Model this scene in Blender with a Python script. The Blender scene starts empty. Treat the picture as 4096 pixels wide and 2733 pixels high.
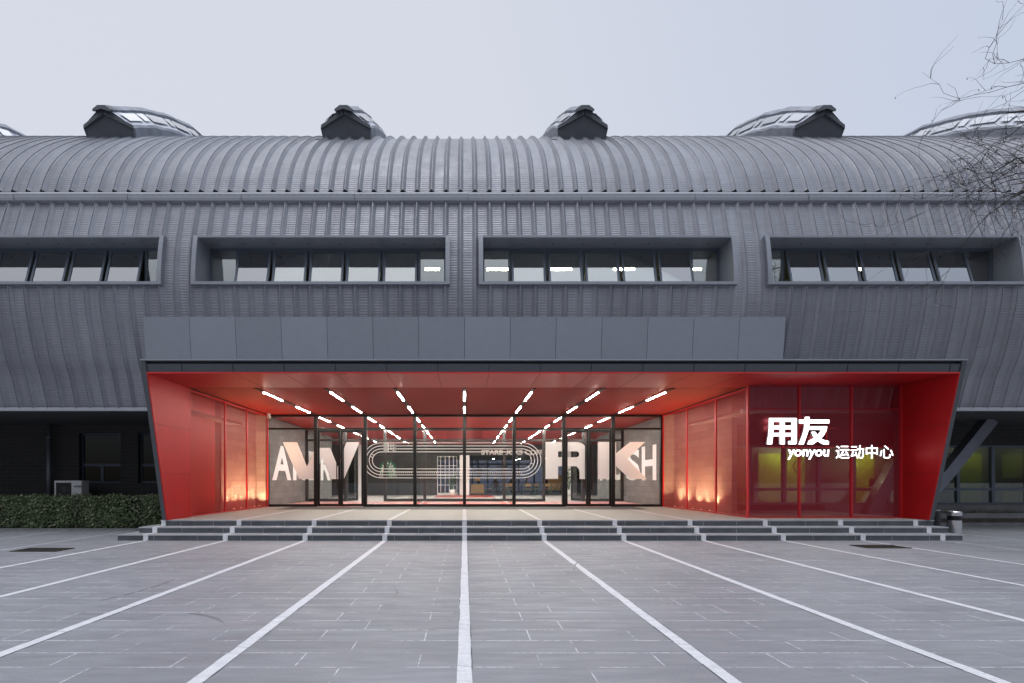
import bpy, bmesh, math, random
from mathutils import Vector, Matrix
R = math.radians
C = bpy.context.scene.collection
sc = bpy.context.scene
rnd = random.Random(7)

# ------------------------------------------------------------------ camera
cam_d = bpy.data.cameras.new('camera')
cam_d.sensor_width = 36; cam_d.lens = 17.0
cam_d.shift_x = 0.0464; cam_d.shift_y = 0.1361
cam_d.clip_start = 0.05; cam_d.clip_end = 2000
cam = bpy.data.objects.new('camera', cam_d); C.objects.link(cam)
cam.location = (0, 0, 1.5); cam.rotation_euler = (R(90), 0, 0)
sc.camera = cam
F = 1934.0
def P(u, v, Y):                      # pixel of the 4096 px photo at depth Y -> point
    return ((u-1858)*Y/F, Y, 1.5+(1924-v)*Y/F)

# ------------------------------------------------------------------ sky, sun, exposure
SUN_EL, SUN_ROT = R(74), R(200)
w = bpy.data.worlds.new('World'); sc.world = w; w.use_nodes = True
nt = w.node_tree; N = nt.nodes; L = nt.links; N.clear()
out = N.new('ShaderNodeOutputWorld'); bg = N.new('ShaderNodeBackground')
sky = N.new('ShaderNodeTexSky'); sky.sky_type = 'NISHITA'; sky.sun_disc = False
sky.sun_elevation = SUN_EL; sky.sun_rotation = SUN_ROT; sky.air_density = 1.0; sky.dust_density = 1.5
# thin high cloud veil of dusk: paler to the left and low, bluer to the right and high, brighter towards the sunset behind the viewer
tc = N.new('ShaderNodeTexCoord'); sep = N.new('ShaderNodeSeparateXYZ'); L.new(tc.outputs['Generated'], sep.inputs[0])
def m_(op, a, b=None, c=None):
    n = N.new('ShaderNodeMath'); n.operation = op
    for i, x in enumerate((a, b, c)):
        if x is None: continue
        if isinstance(x, (int, float)): n.inputs[i].default_value = x
        else: L.new(x, n.inputs[i])
    return n.outputs[0]
X_, Y_, Z_ = sep.outputs
g = m_('ADD', m_('MULTIPLY', X_, 0.80), m_('MULTIPLY', Z_, 0.42))
mr = N.new('ShaderNodeMapRange'); mr.inputs['From Min'].default_value = 0.05; mr.inputs['From Max'].default_value = 1.05
L.new(g, mr.inputs[0])
cr = N.new('ShaderNodeValToRGB'); L.new(mr.outputs[0], cr.inputs[0])
cr.color_ramp.elements[0].color = (0.645, 0.665, 0.73, 1); cr.color_ramp.elements[0].position = 0.25
cr.color_ramp.elements[1].color = (0.44, 0.54, 0.70, 1)
e = cr.color_ramp.elements.new(0.55); e.color = (0.575, 0.61, 0.70, 1)
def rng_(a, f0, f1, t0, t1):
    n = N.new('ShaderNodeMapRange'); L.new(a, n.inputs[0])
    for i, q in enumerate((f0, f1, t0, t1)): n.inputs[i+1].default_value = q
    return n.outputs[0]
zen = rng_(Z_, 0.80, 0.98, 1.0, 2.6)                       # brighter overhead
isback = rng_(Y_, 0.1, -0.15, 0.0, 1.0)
low = rng_(Z_, 0.02, 0.45, 0.07, 1.05)                       # dark band low behind the viewer, standing in for unseen surroundings
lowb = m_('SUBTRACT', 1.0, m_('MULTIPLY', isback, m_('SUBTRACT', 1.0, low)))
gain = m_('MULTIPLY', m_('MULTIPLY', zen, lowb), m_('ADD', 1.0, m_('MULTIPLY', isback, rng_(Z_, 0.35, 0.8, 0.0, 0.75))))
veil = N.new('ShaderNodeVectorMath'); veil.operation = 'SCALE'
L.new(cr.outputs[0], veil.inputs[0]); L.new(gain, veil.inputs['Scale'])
sk = N.new('ShaderNodeVectorMath'); sk.operation = 'SCALE'; L.new(sky.outputs[0], sk.inputs[0]); sk.inputs['Scale'].default_value = 0.02
ad = N.new('ShaderNodeVectorMath'); ad.operation = 'ADD'
L.new(veil.outputs[0], ad.inputs[0]); L.new(sk.outputs[0], ad.inputs[1])
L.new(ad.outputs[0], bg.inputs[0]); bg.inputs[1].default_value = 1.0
L.new(bg.outputs[0], out.inputs[0])
sd = bpy.data.lights.new('sun', 'SUN'); sd.energy = 0.5; sd.angle = R(24); sd.color = (1, 0.97, 0.95)
so = bpy.data.objects.new('sun', sd); C.objects.link(so); so.rotation_euler = (R(16), 0, R(-20))
sc.view_settings.view_transform = 'Standard'; sc.view_settings.look = 'None'
sc.view_settings.exposure = 0.0; sc.view_settings.gamma = 1.0
sc.cycles.use_denoising = True
sc.cycles.max_bounces = 8; sc.cycles.transparent_max_bounces = 16
sc.cycles.sample_clamp_indirect = 6

# ------------------------------------------------------------------ materials
MATS = {}
def mat(name, col=(.5,.5,.5), rough=.6, metal=0., noise=0., nscale=3., bump=0., bscale=30., spec=None, coat=0.):
    m = bpy.data.materials.new(name); m.use_nodes = True
    n = m.node_tree.nodes; l = m.node_tree.links
    b = n['Principled BSDF']
    b.inputs['Base Color'].default_value = (*col, 1); b.inputs['Roughness'].default_value = rough
    b.inputs['Metallic'].default_value = metal
    if spec is not None: b.inputs['Specular IOR Level'].default_value = spec
    if coat: b.inputs['Coat Weight'].default_value = coat; b.inputs['Coat Roughness'].default_value = .30
    if noise or bump:
        t = n.new('ShaderNodeTexCoord')
    if noise:
        nz = n.new('ShaderNodeTexNoise'); nz.inputs['Scale'].default_value = nscale; nz.inputs['Detail'].default_value = 6
        l.new(t.outputs['Object'], nz.inputs['Vector'])
        r = n.new('ShaderNodeMapRange'); r.inputs['From Min'].default_value = .3; r.inputs['From Max'].default_value = .7
        r.inputs['To Min'].default_value = 1-noise; r.inputs['To Max'].default_value = 1+noise
        l.new(nz.outputs[0], r.inputs[0])
        mx = n.new('ShaderNodeVectorMath'); mx.operation = 'SCALE'; mx.inputs[0].default_value = col
        l.new(r.outputs[0], mx.inputs['Scale']); l.new(mx.outputs[0], b.inputs['Base Color'])
    if bump:
        nb = n.new('ShaderNodeTexNoise'); nb.inputs['Scale'].default_value = bscale; nb.inputs['Detail'].default_value = 4
        l.new(t.outputs['Object'], nb.inputs['Vector'])
        bp = n.new('ShaderNodeBump'); bp.inputs['Strength'].default_value = bump; bp.inputs['Distance'].default_value = .01
        l.new(nb.outputs[0], bp.inputs['Height']); l.new(bp.outputs[0], b.inputs['Normal'])
    MATS[name] = m
    return m
def emis(name, col, s):
    m = bpy.data.materials.new(name); m.use_nodes = True
    b = m.node_tree.nodes['Principled BSDF']; b.inputs['Base Color'].default_value = (.8,.8,.8,1)
    b.inputs['Emission Color'].default_value = (*col, 1); b.inputs['Emission Strength'].default_value = s
    return m
class NT:
    def __init__(s, m): s.m = m; s.n = m.node_tree.nodes; s.l = m.node_tree.links
    def new(s, t, **k):
        x = s.n.new(t)
        for a, v in k.items(): setattr(x, a, v)
        return x
    def math(s, op, a, b=None, c=None):
        x = s.n.new('ShaderNodeMath'); x.operation = op
        for i, y in enumerate((a, b, c)):
            if y is None: continue
            if isinstance(y, (int, float)): x.inputs[i].default_value = y
            else: s.l.new(y, x.inputs[i])
        return x.outputs[0]
    def noise(s, vec, scale, detail=4, rough=.5):
        x = s.n.new('ShaderNodeTexNoise'); x.inputs['Scale'].default_value = scale; x.inputs['Detail'].default_value = detail
        x.inputs['Roughness'].default_value = rough
        s.l.new(vec, x.inputs['Vector']); return x.outputs[0]
    def rng(s, a, f0, f1, t0, t1):
        x = s.n.new('ShaderNodeMapRange'); s.l.new(a, x.inputs[0])
        for i, q in enumerate((f0, f1, t0, t1)): x.inputs[i+1].default_value = q
        return x.outputs[0]
    def mix(s, f, a, b):
        x = s.n.new('ShaderNodeMix'); x.data_type = 'RGBA'
        if isinstance(f, (int, float)): x.inputs[0].default_value = f
        else: s.l.new(f, x.inputs[0])
        for i, q in ((6, a), (7, b)):
            if isinstance(q, tuple): x.inputs[i].default_value = (*q, 1)
            else: s.l.new(q, x.inputs[i])
        return x.outputs[2]
    def scale(s, vec, sx, sy, sz=1):
        x = s.n.new('ShaderNodeMapping'); x.inputs['Scale'].default_value = (sx, sy, sz); s.l.new(vec, x.inputs[0]); return x.outputs[0]

def cladding(name, col):
    m = mat(name, col, .42, .25); t = NT(m); b = t.n['Principled BSDF']
    uv = t.new('ShaderNodeUVMap').outputs[0]
    sx = t.new('ShaderNodeSeparateXYZ'); t.l.new(uv, sx.inputs[0]); u, v = sx.outputs[0], sx.outputs[1]
    # distance from the seam, in metres (seams at -0.11 + 0.4 k)
    ph = t.math('FRACT', t.math('MULTIPLY', t.math('ADD', u, 0.11+40.2), 2.5))
    d = t.math('MULTIPLY', t.math('ABSOLUTE', t.math('SUBTRACT', ph, 0.5)), 0.4)      # 0 on the seam
    wob = t.math('MULTIPLY', t.noise(uv, 1.7, 2), 0.018)
    wave = t.math('SINE', t.math('MULTIPLY', t.math('ADD', v, wob), 2*math.pi/0.072))
    wave2 = t.math('SINE', t.math('MULTIPLY', v, 2*math.pi/0.050))
    pan = t.rng(d, .078, .092, 0, 1)
    flank = t.math('MULTIPLY', t.rng(d, .022, .034, 0, 1), t.rng(d, .074, .062, 0, 1))
    amp = t.rng(t.noise(t.scale(uv, .35, .8), 1.6, 2), .3, .7, .55, 1.25)
    hgt = t.math('ADD', t.math('MULTIPLY', t.math('MULTIPLY', wave, pan), t.math('MULTIPLY', amp, .0027)),
                 t.math('MULTIPLY', t.math('MULTIPLY', wave2, flank), .0022))
    dent = t.math('MULTIPLY', t.noise(t.scale(uv, 1.2, 4.5), 1.3, 2), .013)
    hgt = t.math('ADD', hgt, dent)
    bp = t.new('ShaderNodeBump'); bp.inputs['Strength'].default_value = 1; bp.inputs['Distance'].default_value = 1
    t.l.new(hgt, bp.inputs['Height']); t.l.new(bp.outputs[0], b.inputs['Normal'])
    tex = t.new('ShaderNodeTexCoord').outputs['Object']
    n1 = t.rng(t.noise(tex, .5, 4, .6), .3, .7, .90, 1.10)
    # each pan of sheet has weathered a little differently
    wn = t.new('ShaderNodeTexWhiteNoise'); wn.noise_dimensions = '1D'
    t.l.new(t.math('FLOOR', t.math('MULTIPLY', t.math('ADD', u, .11+40), 2.5)), wn.inputs['W'])
    n2 = t.rng(wn.outputs[0], 0, 1, .91, 1.08)
    streak = t.rng(t.noise(t.scale(uv, 9, .5), 1.5, 3), .35, .75, 1.06, .88)
    f = t.math('MULTIPLY', t.math('MULTIPLY', n1, n2), streak)
    s = t.new('ShaderNodeVectorMath', operation='SCALE'); s.inputs[0].default_value = col
    t.l.new(f, s.inputs['Scale']); t.l.new(s.outputs[0], b.inputs['Base Color'])
    t.l.new(t.rng(t.noise(tex, 2.2, 3), .3, .7, .34, .52), b.inputs['Roughness'])
    return m
M_skin = cladding('cladding_sheet', (.225, .231, .256))
M_flash = mat('flashing_metal', (.34, .35, .385), .4, .2, .06, 1.5, .15, 3)
M_box = mat('window_box_metal', (.235, .247, .276), .42, .2, .05, 2)
M_panel = mat('grey_panel', (.245, .262, .295), .38, .25, .03, 6)
_t = NT(M_panel); _b = _t.n['Principled BSDF']; _src = _b.inputs['Base Color'].links[0].from_socket      # every panel of the batch is a shade different
_s = _t.new('ShaderNodeVectorMath', operation='SCALE'); _t.l.new(_src, _s.inputs[0])
_t.l.new(_t.rng(_t.new('ShaderNodeObjectInfo').outputs['Random'], 0, 1, .93, 1.06), _s.inputs['Scale']); _t.l.new(_s.outputs[0], _b.inputs['Base Color'])
M_dark = mat('dark_frame_panel', (.075, .082, .092), .4, .2, .06, 3)
M_darker = mat('black_metal', (.012, .012, .013), .4, .3)
M_frame = mat('window_frame_blue_grey', (.10, .12, .15), .4, .3)
M_alu = mat('black_aluminium', (.010, .0095, .009), .38, .2)
M_seam = mat('joint_shadow_gap', (.04, .045, .055), .7)
M_redseam = mat('red_joint', (.12, .01, .01), .7)
M_red = mat('red_panel', (.42, .012, .015), .34, .1, .08, 1.5, .18, 2.5, coat=.25)
M_redside = mat('red_side_panel', (.44, .010, .013), .42, .1, .09, 1.2, .15, 2.0, spec=.3)
M_redceil = mat('red_ceiling', (.46, .022, .016), .38, .1, .05, 2)
M_redpost = mat('red_post', (.55, .02, .025), .4, .1)
M_skyl = mat('bitumen_membrane', (.25, .265, .30), .6, .0, .22, 2.5, .8, 5)
M_skyslope = mat('pale_roof_slope', (.50, .52, .57), .5, 0, .06, 3)
M_skylface = mat('membrane_face', (.085, .092, .105), .55, 0, .08, 4, .3, 5)
M_white = mat('white_paint', (.80, .79, .77), .5)
M_whiteletter = mat('white_vinyl', (.88, .85, .84), .5)
M_conc = mat('concrete_sill', (.16, .16, .165), .8, 0, .2, 3, .4, 20)
M_steel = mat('brushed_steel', (.62, .61, .62), .25, .95, .04, 4)
M_wood = mat('wood', (.30, .17, .06), .5, 0, .15, 6)
M_green = mat('green_paint', (.06, .12, .06), .5)
M_black = mat('black_cloth', (.012, .012, .015), .8)
M_skinp = mat('person_skin', (.45, .25, .17), .6)
M_brownc = mat('brown_cloth', (.06, .03, .025), .8)
M_soil = mat('soil', (.06, .048, .038), .95, 0, .3, 8, 1, 20)
M_bark = mat('tree_bark', (.045, .038, .034), .85, 0, .3, 14, .5, 40)
M_strut = mat('grey_steel_strut', (.16, .17, .20), .4, .3, .08, 2)
M_cafe = mat('dark_cafe_floor', (.045, .045, .048), .3)
M_bulk = mat('dark_bulkhead', (.035, .036, .038), .6)
M_ceilin = mat('dark_interior', (.07, .075, .07), .8)
M_palegreen = mat('pale_green_steel', (.55, .62, .46), .5)
M_gym = mat('yellow_green_wall', (.50, .55, .04), .6, 0, .15, 1.0)
M_ac = mat('air_conditioner_white', (.62, .62, .62), .5, 0, .05, 5)
M_logo = mat('green_disc', (.0, .13, .05), .5)
M_pipe = mat('drain_pipe', (.12, .13, .15), .4, .3)
M_strip = emis('light_strip', (1, .93, .82), 125.0)
M_strip2 = emis('light_strip_inner', (1, .96, .90), 260.0)
M_sign = emis('sign_letter_face', (1, .98, .98), 3.0)
M_tube = emis('fluorescent_tube', (1, .93, .74), 65.0)
M_gymlamp = emis('gym_lamp', (1, 1, .8), 90.0)
M_spot = emis('cafe_spot_lens', (1, .9, .75), 260.0)
M_upl = emis('uplight_lens', (1, .72, .42), 3.0)

_n = M_sign.node_tree.nodes; _l = M_sign.node_tree.links
_g = _n.new('ShaderNodeNewGeometry'); _s = _n.new('ShaderNodeSeparateXYZ'); _l.new(_g.outputs['True Normal'], _s.inputs[0])
_m = _n.new('ShaderNodeMath'); _m.operation = 'LESS_THAN'; _m.inputs[1].default_value = -.5; _l.new(_s.outputs[1], _m.inputs[0])   # front faces of the letters give light, their returns do not
_k = _n.new('ShaderNodeMath'); _k.operation = 'MULTIPLY'; _k.inputs[1].default_value = 3.6; _l.new(_m.outputs[0], _k.inputs[0])
_l.new(_k.outputs[0], _n['Principled BSDF'].inputs['Emission Strength'])
def glass(name, tint, refl, rough=0.0):
    m = bpy.data.materials.new(name); m.use_nodes = True; t = NT(m); t.n.clear()
    o = t.new('ShaderNodeOutputMaterial'); tr = t.new('ShaderNodeBsdfTransparent'); gl = t.new('ShaderNodeBsdfGlossy')
    tr.inputs[0].default_value = (*tint, 1); gl.inputs['Roughness'].default_value = rough
    lw = t.new('ShaderNodeFresnel'); lw.inputs[0].default_value = 1.5
    f = t.math('MINIMUM', t.math('ADD', t.math('MULTIPLY', lw.outputs[0], .9), refl), 1)
    mx = t.new('ShaderNodeMixShader'); t.l.new(f, mx.inputs[0]); t.l.new(tr.outputs[0], mx.inputs[1]); t.l.new(gl.outputs[0], mx.inputs[2])
    t.l.new(mx.outputs[0], o.inputs[0])
    return m
G_door = glass('clear_glass', (.93, .94, .93), .0)
G_win = glass('coated_window_glass', (.80, .86, .78), .36)
G_gym = glass('tinted_gym_glass', (.75, .8, .7), .05)
G_back = glass('blue_grey_glass', (.40, .42, .50), .02)
G_sky = glass('skylight_glass', (.35, .4, .45), .55)
def expanded(name, col, a, b_, strand, rough=.45):
    m = mat(name, col, rough, .2); t = NT(m); pb = t.n['Principled BSDF']; o = t.n['Material Output']
    uv = t.new('ShaderNodeUVMap').outputs[0]
    sx = t.new('ShaderNodeSeparateXYZ'); t.l.new(uv, sx.inputs[0])
    u = t.math('DIVIDE', sx.outputs[0], a); v = t.math('DIVIDE', sx.outputs[1], b_)
    def fam(e):
        return t.math('ABSOLUTE', t.math('SUBTRACT', t.math('FRACT', t.math('ADD', e, 500.0)), .5))
    d = t.math('MAXIMUM', fam(t.math('ADD', u, v)), fam(t.math('SUBTRACT', u, v)))
    f = t.math('GREATER_THAN', d, .5-strand)
    tr = t.new('ShaderNodeBsdfTransparent'); mx = t.new('ShaderNodeMixShader')
    t.l.new(f, mx.inputs[0]); t.l.new(tr.outputs[0], mx.inputs[1]); t.l.new(pb.outputs[0], mx.inputs[2]); t.l.new(mx.outputs[0], o.inputs[0])
    return m
M_mesh = expanded('expanded_metal_red', (.36, .014, .028), .085, .050, .17)
M_meshw = expanded('expanded_metal_side', (.46, .022, .018), .085, .050, .14)
M_meshc = expanded('expanded_metal_ceiling', (.40, .02, .014), .075, .04, .16)
def blocks(name, col, bw, bh, mort, mcol, off=.5, nz=.12, bump=.5):
    m = mat(name, col, .75); t = NT(m); b = t.n['Principled BSDF']
    uv = t.new('ShaderNodeUVMap').outputs[0]
    br = t.new('ShaderNodeTexBrick'); br.offset = off; t.l.new(uv, br.inputs['Vector'])
    br.inputs['Scale'].default_value = 1; br.inputs['Brick Width'].default_value = bw; br.inputs['Row Height'].default_value = bh
    br.inputs['Mortar Size'].default_value = mort; br.inputs['Mortar Smooth'].default_value = .2
    br.inputs['Color1'].default_value = (*[c*.86 for c in col], 1); br.inputs['Color2'].default_value = (*[c*1.14 for c in col], 1)
    br.inputs['Mortar'].default_value = (*mcol, 1)
    n = t.rng(t.noise(uv, 2.2, 6, .65), .3, .7, 1-nz, 1+nz)
    s = t.new('ShaderNodeVectorMath', operation='SCALE'); t.l.new(br.outputs[0], s.inputs[0]); t.l.new(n, s.inputs['Scale'])
    t.l.new(s.outputs[0], b.inputs['Base Color'])
    bp = t.new('ShaderNodeBump'); bp.inputs['Strength'].default_value = bump; bp.inputs['Distance'].default_value = .004
    h = t.math('ADD', t.math('MULTIPLY', br.outputs['Fac'], -1), t.math('MULTIPLY', t.noise(uv, 40, 3), .3))
    t.l.new(h, bp.inputs['Height']); t.l.new(bp.outputs[0], b.inputs['Normal'])
    return m
M_block = blocks('lobby_blockwork', (.145, .145, .14), .6, .25, .006, (.07, .068, .065))
M_porchblock = blocks('porch_blockwork', (.23, .20, .18), .6, .25, .006, (.10, .09, .085))
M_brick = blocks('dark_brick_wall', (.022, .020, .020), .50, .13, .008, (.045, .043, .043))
M_peg = blocks('perforated_board', (.045, .043, .042), .1, .1, .004, (.09, .088, .085), 0)

def paving():
    m = mat('grey_paving', (.3, .3, .33), .6); t = NT(m); b = t.n['Principled BSDF']
    tex = t.new('ShaderNodeTexCoord').outputs['Object']
    br = t.new('ShaderNodeTexBrick'); br.offset = .37; br.offset_frequency = 2
    jit = t.new('ShaderNodeVectorMath', operation='ADD'); t.l.new(tex, jit.inputs[0])
    nv = t.new('ShaderNodeTexNoise'); nv.inputs['Scale'].default_value = 1.1; t.l.new(tex, nv.inputs['Vector'])
    ns = t.new('ShaderNodeVectorMath', operation='SCALE'); t.l.new(nv.outputs['Color'], ns.inputs[0]); ns.inputs['Scale'].default_value = .012
    t.l.new(ns.outputs[0], jit.inputs[1]); t.l.new(jit.outputs[0], br.inputs['Vector'])
    for k, q in (('Scale', 1), ('Brick Width', 1.0), ('Row Height', .325), ('Mortar Size', .0075), ('Mortar Smooth', .35)): br.inputs[k].default_value = q
    br.inputs['Color1'].default_value = (.228, .234, .248, 1); br.inputs['Color2'].default_value = (.250, .256, .272, 1); br.inputs['Mortar'].default_value = (0, 0, 0, 1)
    big = t.rng(t.noise(t.scale(tex, .25, .5), 1, 4, .6), .3, .7, .87, 1.13)
    mid = t.rng(t.noise(t.scale(tex, .8, 4), 2.2, 5, .65), .3, .72, .88, 1.10)
    fine = t.rng(t.noise(tex, 70, 3, .7), .3, .7, .90, 1.10)
    f = t.math('MULTIPLY', t.math('MULTIPLY', big, mid), fine)
    s = t.new('ShaderNodeVectorMath', operation='SCALE')
    base = t.mix(br.outputs['Fac'], br.outputs['Color'], (.240, .246, .261))
    t.l.new(base, s.inputs[0]); t.l.new(f, s.inputs['Scale'])
    # joints: pale efflorescence that comes and goes
    sel = t.rng(t.noise(t.scale(tex, 1.0, 3.1), .9, 3, .7), .42, .52, .12, 1)
    brk = t.rng(t.noise(tex, 14, 3, .7), .40, .55, .15, 1)
    jf = t.math('MULTIPLY', br.outputs['Fac'], t.math('MULTIPLY', sel, brk))
    c1 = t.mix(t.math('MULTIPLY', jf, .95), s.outputs[0], (.60, .60, .63))
    # scuffs and specks
    sc_ = t.rng(t.noise(t.scale(tex, 2.0, 26), 1.4, 4, .7), .66, .74, 0, .35)
    c2 = t.mix(sc_, c1, (.40, .405, .42))
    sp = t.rng(t.noise(tex, 55, 2), .735, .77, 0, .6)
    c3 = t.mix(sp, c2, (.62, .62, .66))
    st = t.rng(t.noise(t.scale(tex, .7, 1.3), 1.8, 5, .7), .60, .76, 0, .42)
    c4 = t.mix(st, c3, (.17, .17, .19))
    t.l.new(c4, b.inputs['Base Color'])
    t.l.new(t.rng(t.noise(t.scale(tex, .5, 3), 3, 4), .3, .7, .42, .68), b.inputs['Roughness'])
    bp = t.new('ShaderNodeBump'); bp.inputs['Strength'].default_value = .6; bp.inputs['Distance'].default_value = .003
    t.l.new(t.math('ADD', t.noise(tex, 45, 4), t.math('MULTIPLY', br.outputs['Fac'], -.5)), bp.inputs['Height']); t.l.new(bp.outputs[0], b.inputs['Normal'])
    return m
M_pave = paving()
def stone(name, col, nz, sx=1, sy=6):
    m = mat(name, col, .55); t = NT(m); b = t.n['Principled BSDF']
    tex = t.new('ShaderNodeTexCoord').outputs['Object']
    f = t.math('MULTIPLY', t.rng(t.noise(t.scale(tex, sx, sy, sx), 2, 5, .65), .3, .7, 1-nz, 1+nz), t.rng(t.noise(tex, 60, 3, .7), .3, .7, .85, 1.15))
    s = t.new('ShaderNodeVectorMath', operation='SCALE'); s.inputs[0].default_value = col; t.l.new(f, s.inputs['Scale'])
    t.l.new(s.outputs[0], b.inputs['Base Color'])
    bp = t.new('ShaderNodeBump'); bp.inputs['Strength'].default_value = .4; bp.inputs['Distance'].default_value = .003
    t.l.new(t.noise(tex, 50, 4), bp.inputs['Height']); t.l.new(bp.outputs[0], b.inputs['Normal'])
    return m
M_line = stone('white_stone_strip', (.62, .625, .645), .13)
def wear(m, col):
    t = NT(m); b = t.n['Principled BSDF']; src = b.inputs['Base Color'].links[0].from_socket
    tex = t.new('ShaderNodeTexCoord').outputs['Object']; sp = t.new('ShaderNodeSeparateXYZ'); t.l.new(tex, sp.inputs[0])
    j = t.math('LESS_THAN', t.math('FRACT', t.math('ADD', t.math('DIVIDE', sp.outputs[1], .975), t.math('MULTIPLY', sp.outputs[0], .23))), .011)
    d = t.rng(t.noise(t.scale(tex, 3, 1.2), 2.6, 6, .75), .52, .72, 0, .55)
    ch = t.rng(t.noise(tex, 26, 4, .8), .62, .70, 0, .8)
    c = t.mix(t.math('MULTIPLY', j, .7), t.mix(ch, t.mix(d, src, col), tuple(x*.8 for x in col)), (.2, .2, .21))
    t.l.new(c, b.inputs['Base Color'])
wear(M_line, (.44, .44, .45))
M_line2 = stone('worn_stone_strip', (.44, .45, .48), .2)
M_scuff = mat('tyre_scuff', (.195, .20, .212), .6)
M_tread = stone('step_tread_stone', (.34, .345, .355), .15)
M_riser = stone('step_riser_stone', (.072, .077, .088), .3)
M_land = stone('landing_stone', (.37, .375, .345), .10)
M_mat = mat('entrance_grating', (.10, .10, .10), .7, 0, .1, 30, .8, 80)
M_floor = mat('lobby_floor', (.42, .41, .39), .28, 0, .06, 2)
M_redfloor = mat('lobby_red_floor', (.52, .06, .04), .3)
def foliage(name, c1, c2, c3):
    m = mat(name, c1, .5); t = NT(m); b = t.n['Principled BSDF']
    g_ = t.new('ShaderNodeNewGeometry'); r = t.new('ShaderNodeValToRGB'); t.l.new(g_.outputs['Random Per Island'], r.inputs[0])
    r.color_ramp.elements[0].color = (*c1, 1); r.color_ramp.elements[1].color = (*c3, 1); r.color_ramp.elements[1].position = .97
    e = r.color_ramp.elements.new(.5); e.color = (*c2, 1)
    e = r.color_ramp.elements.new(.88); e.color = (*[x*1.5 for x in c2], 1)
    t.l.new(r.outputs[0], b.inputs['Base Color'])
    return m
M_hedge = foliage('hedge_leaves', (.045, .075, .032), (.115, .155, .075), (.42, .37, .24))
M_plant = foliage('plant_leaves', (.02, .06, .015), (.03, .09, .02), (.05, .12, .03))
M_grass = foliage('grass_blades', (.05, .055, .025), (.09, .085, .04), (.14, .12, .07))

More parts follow.
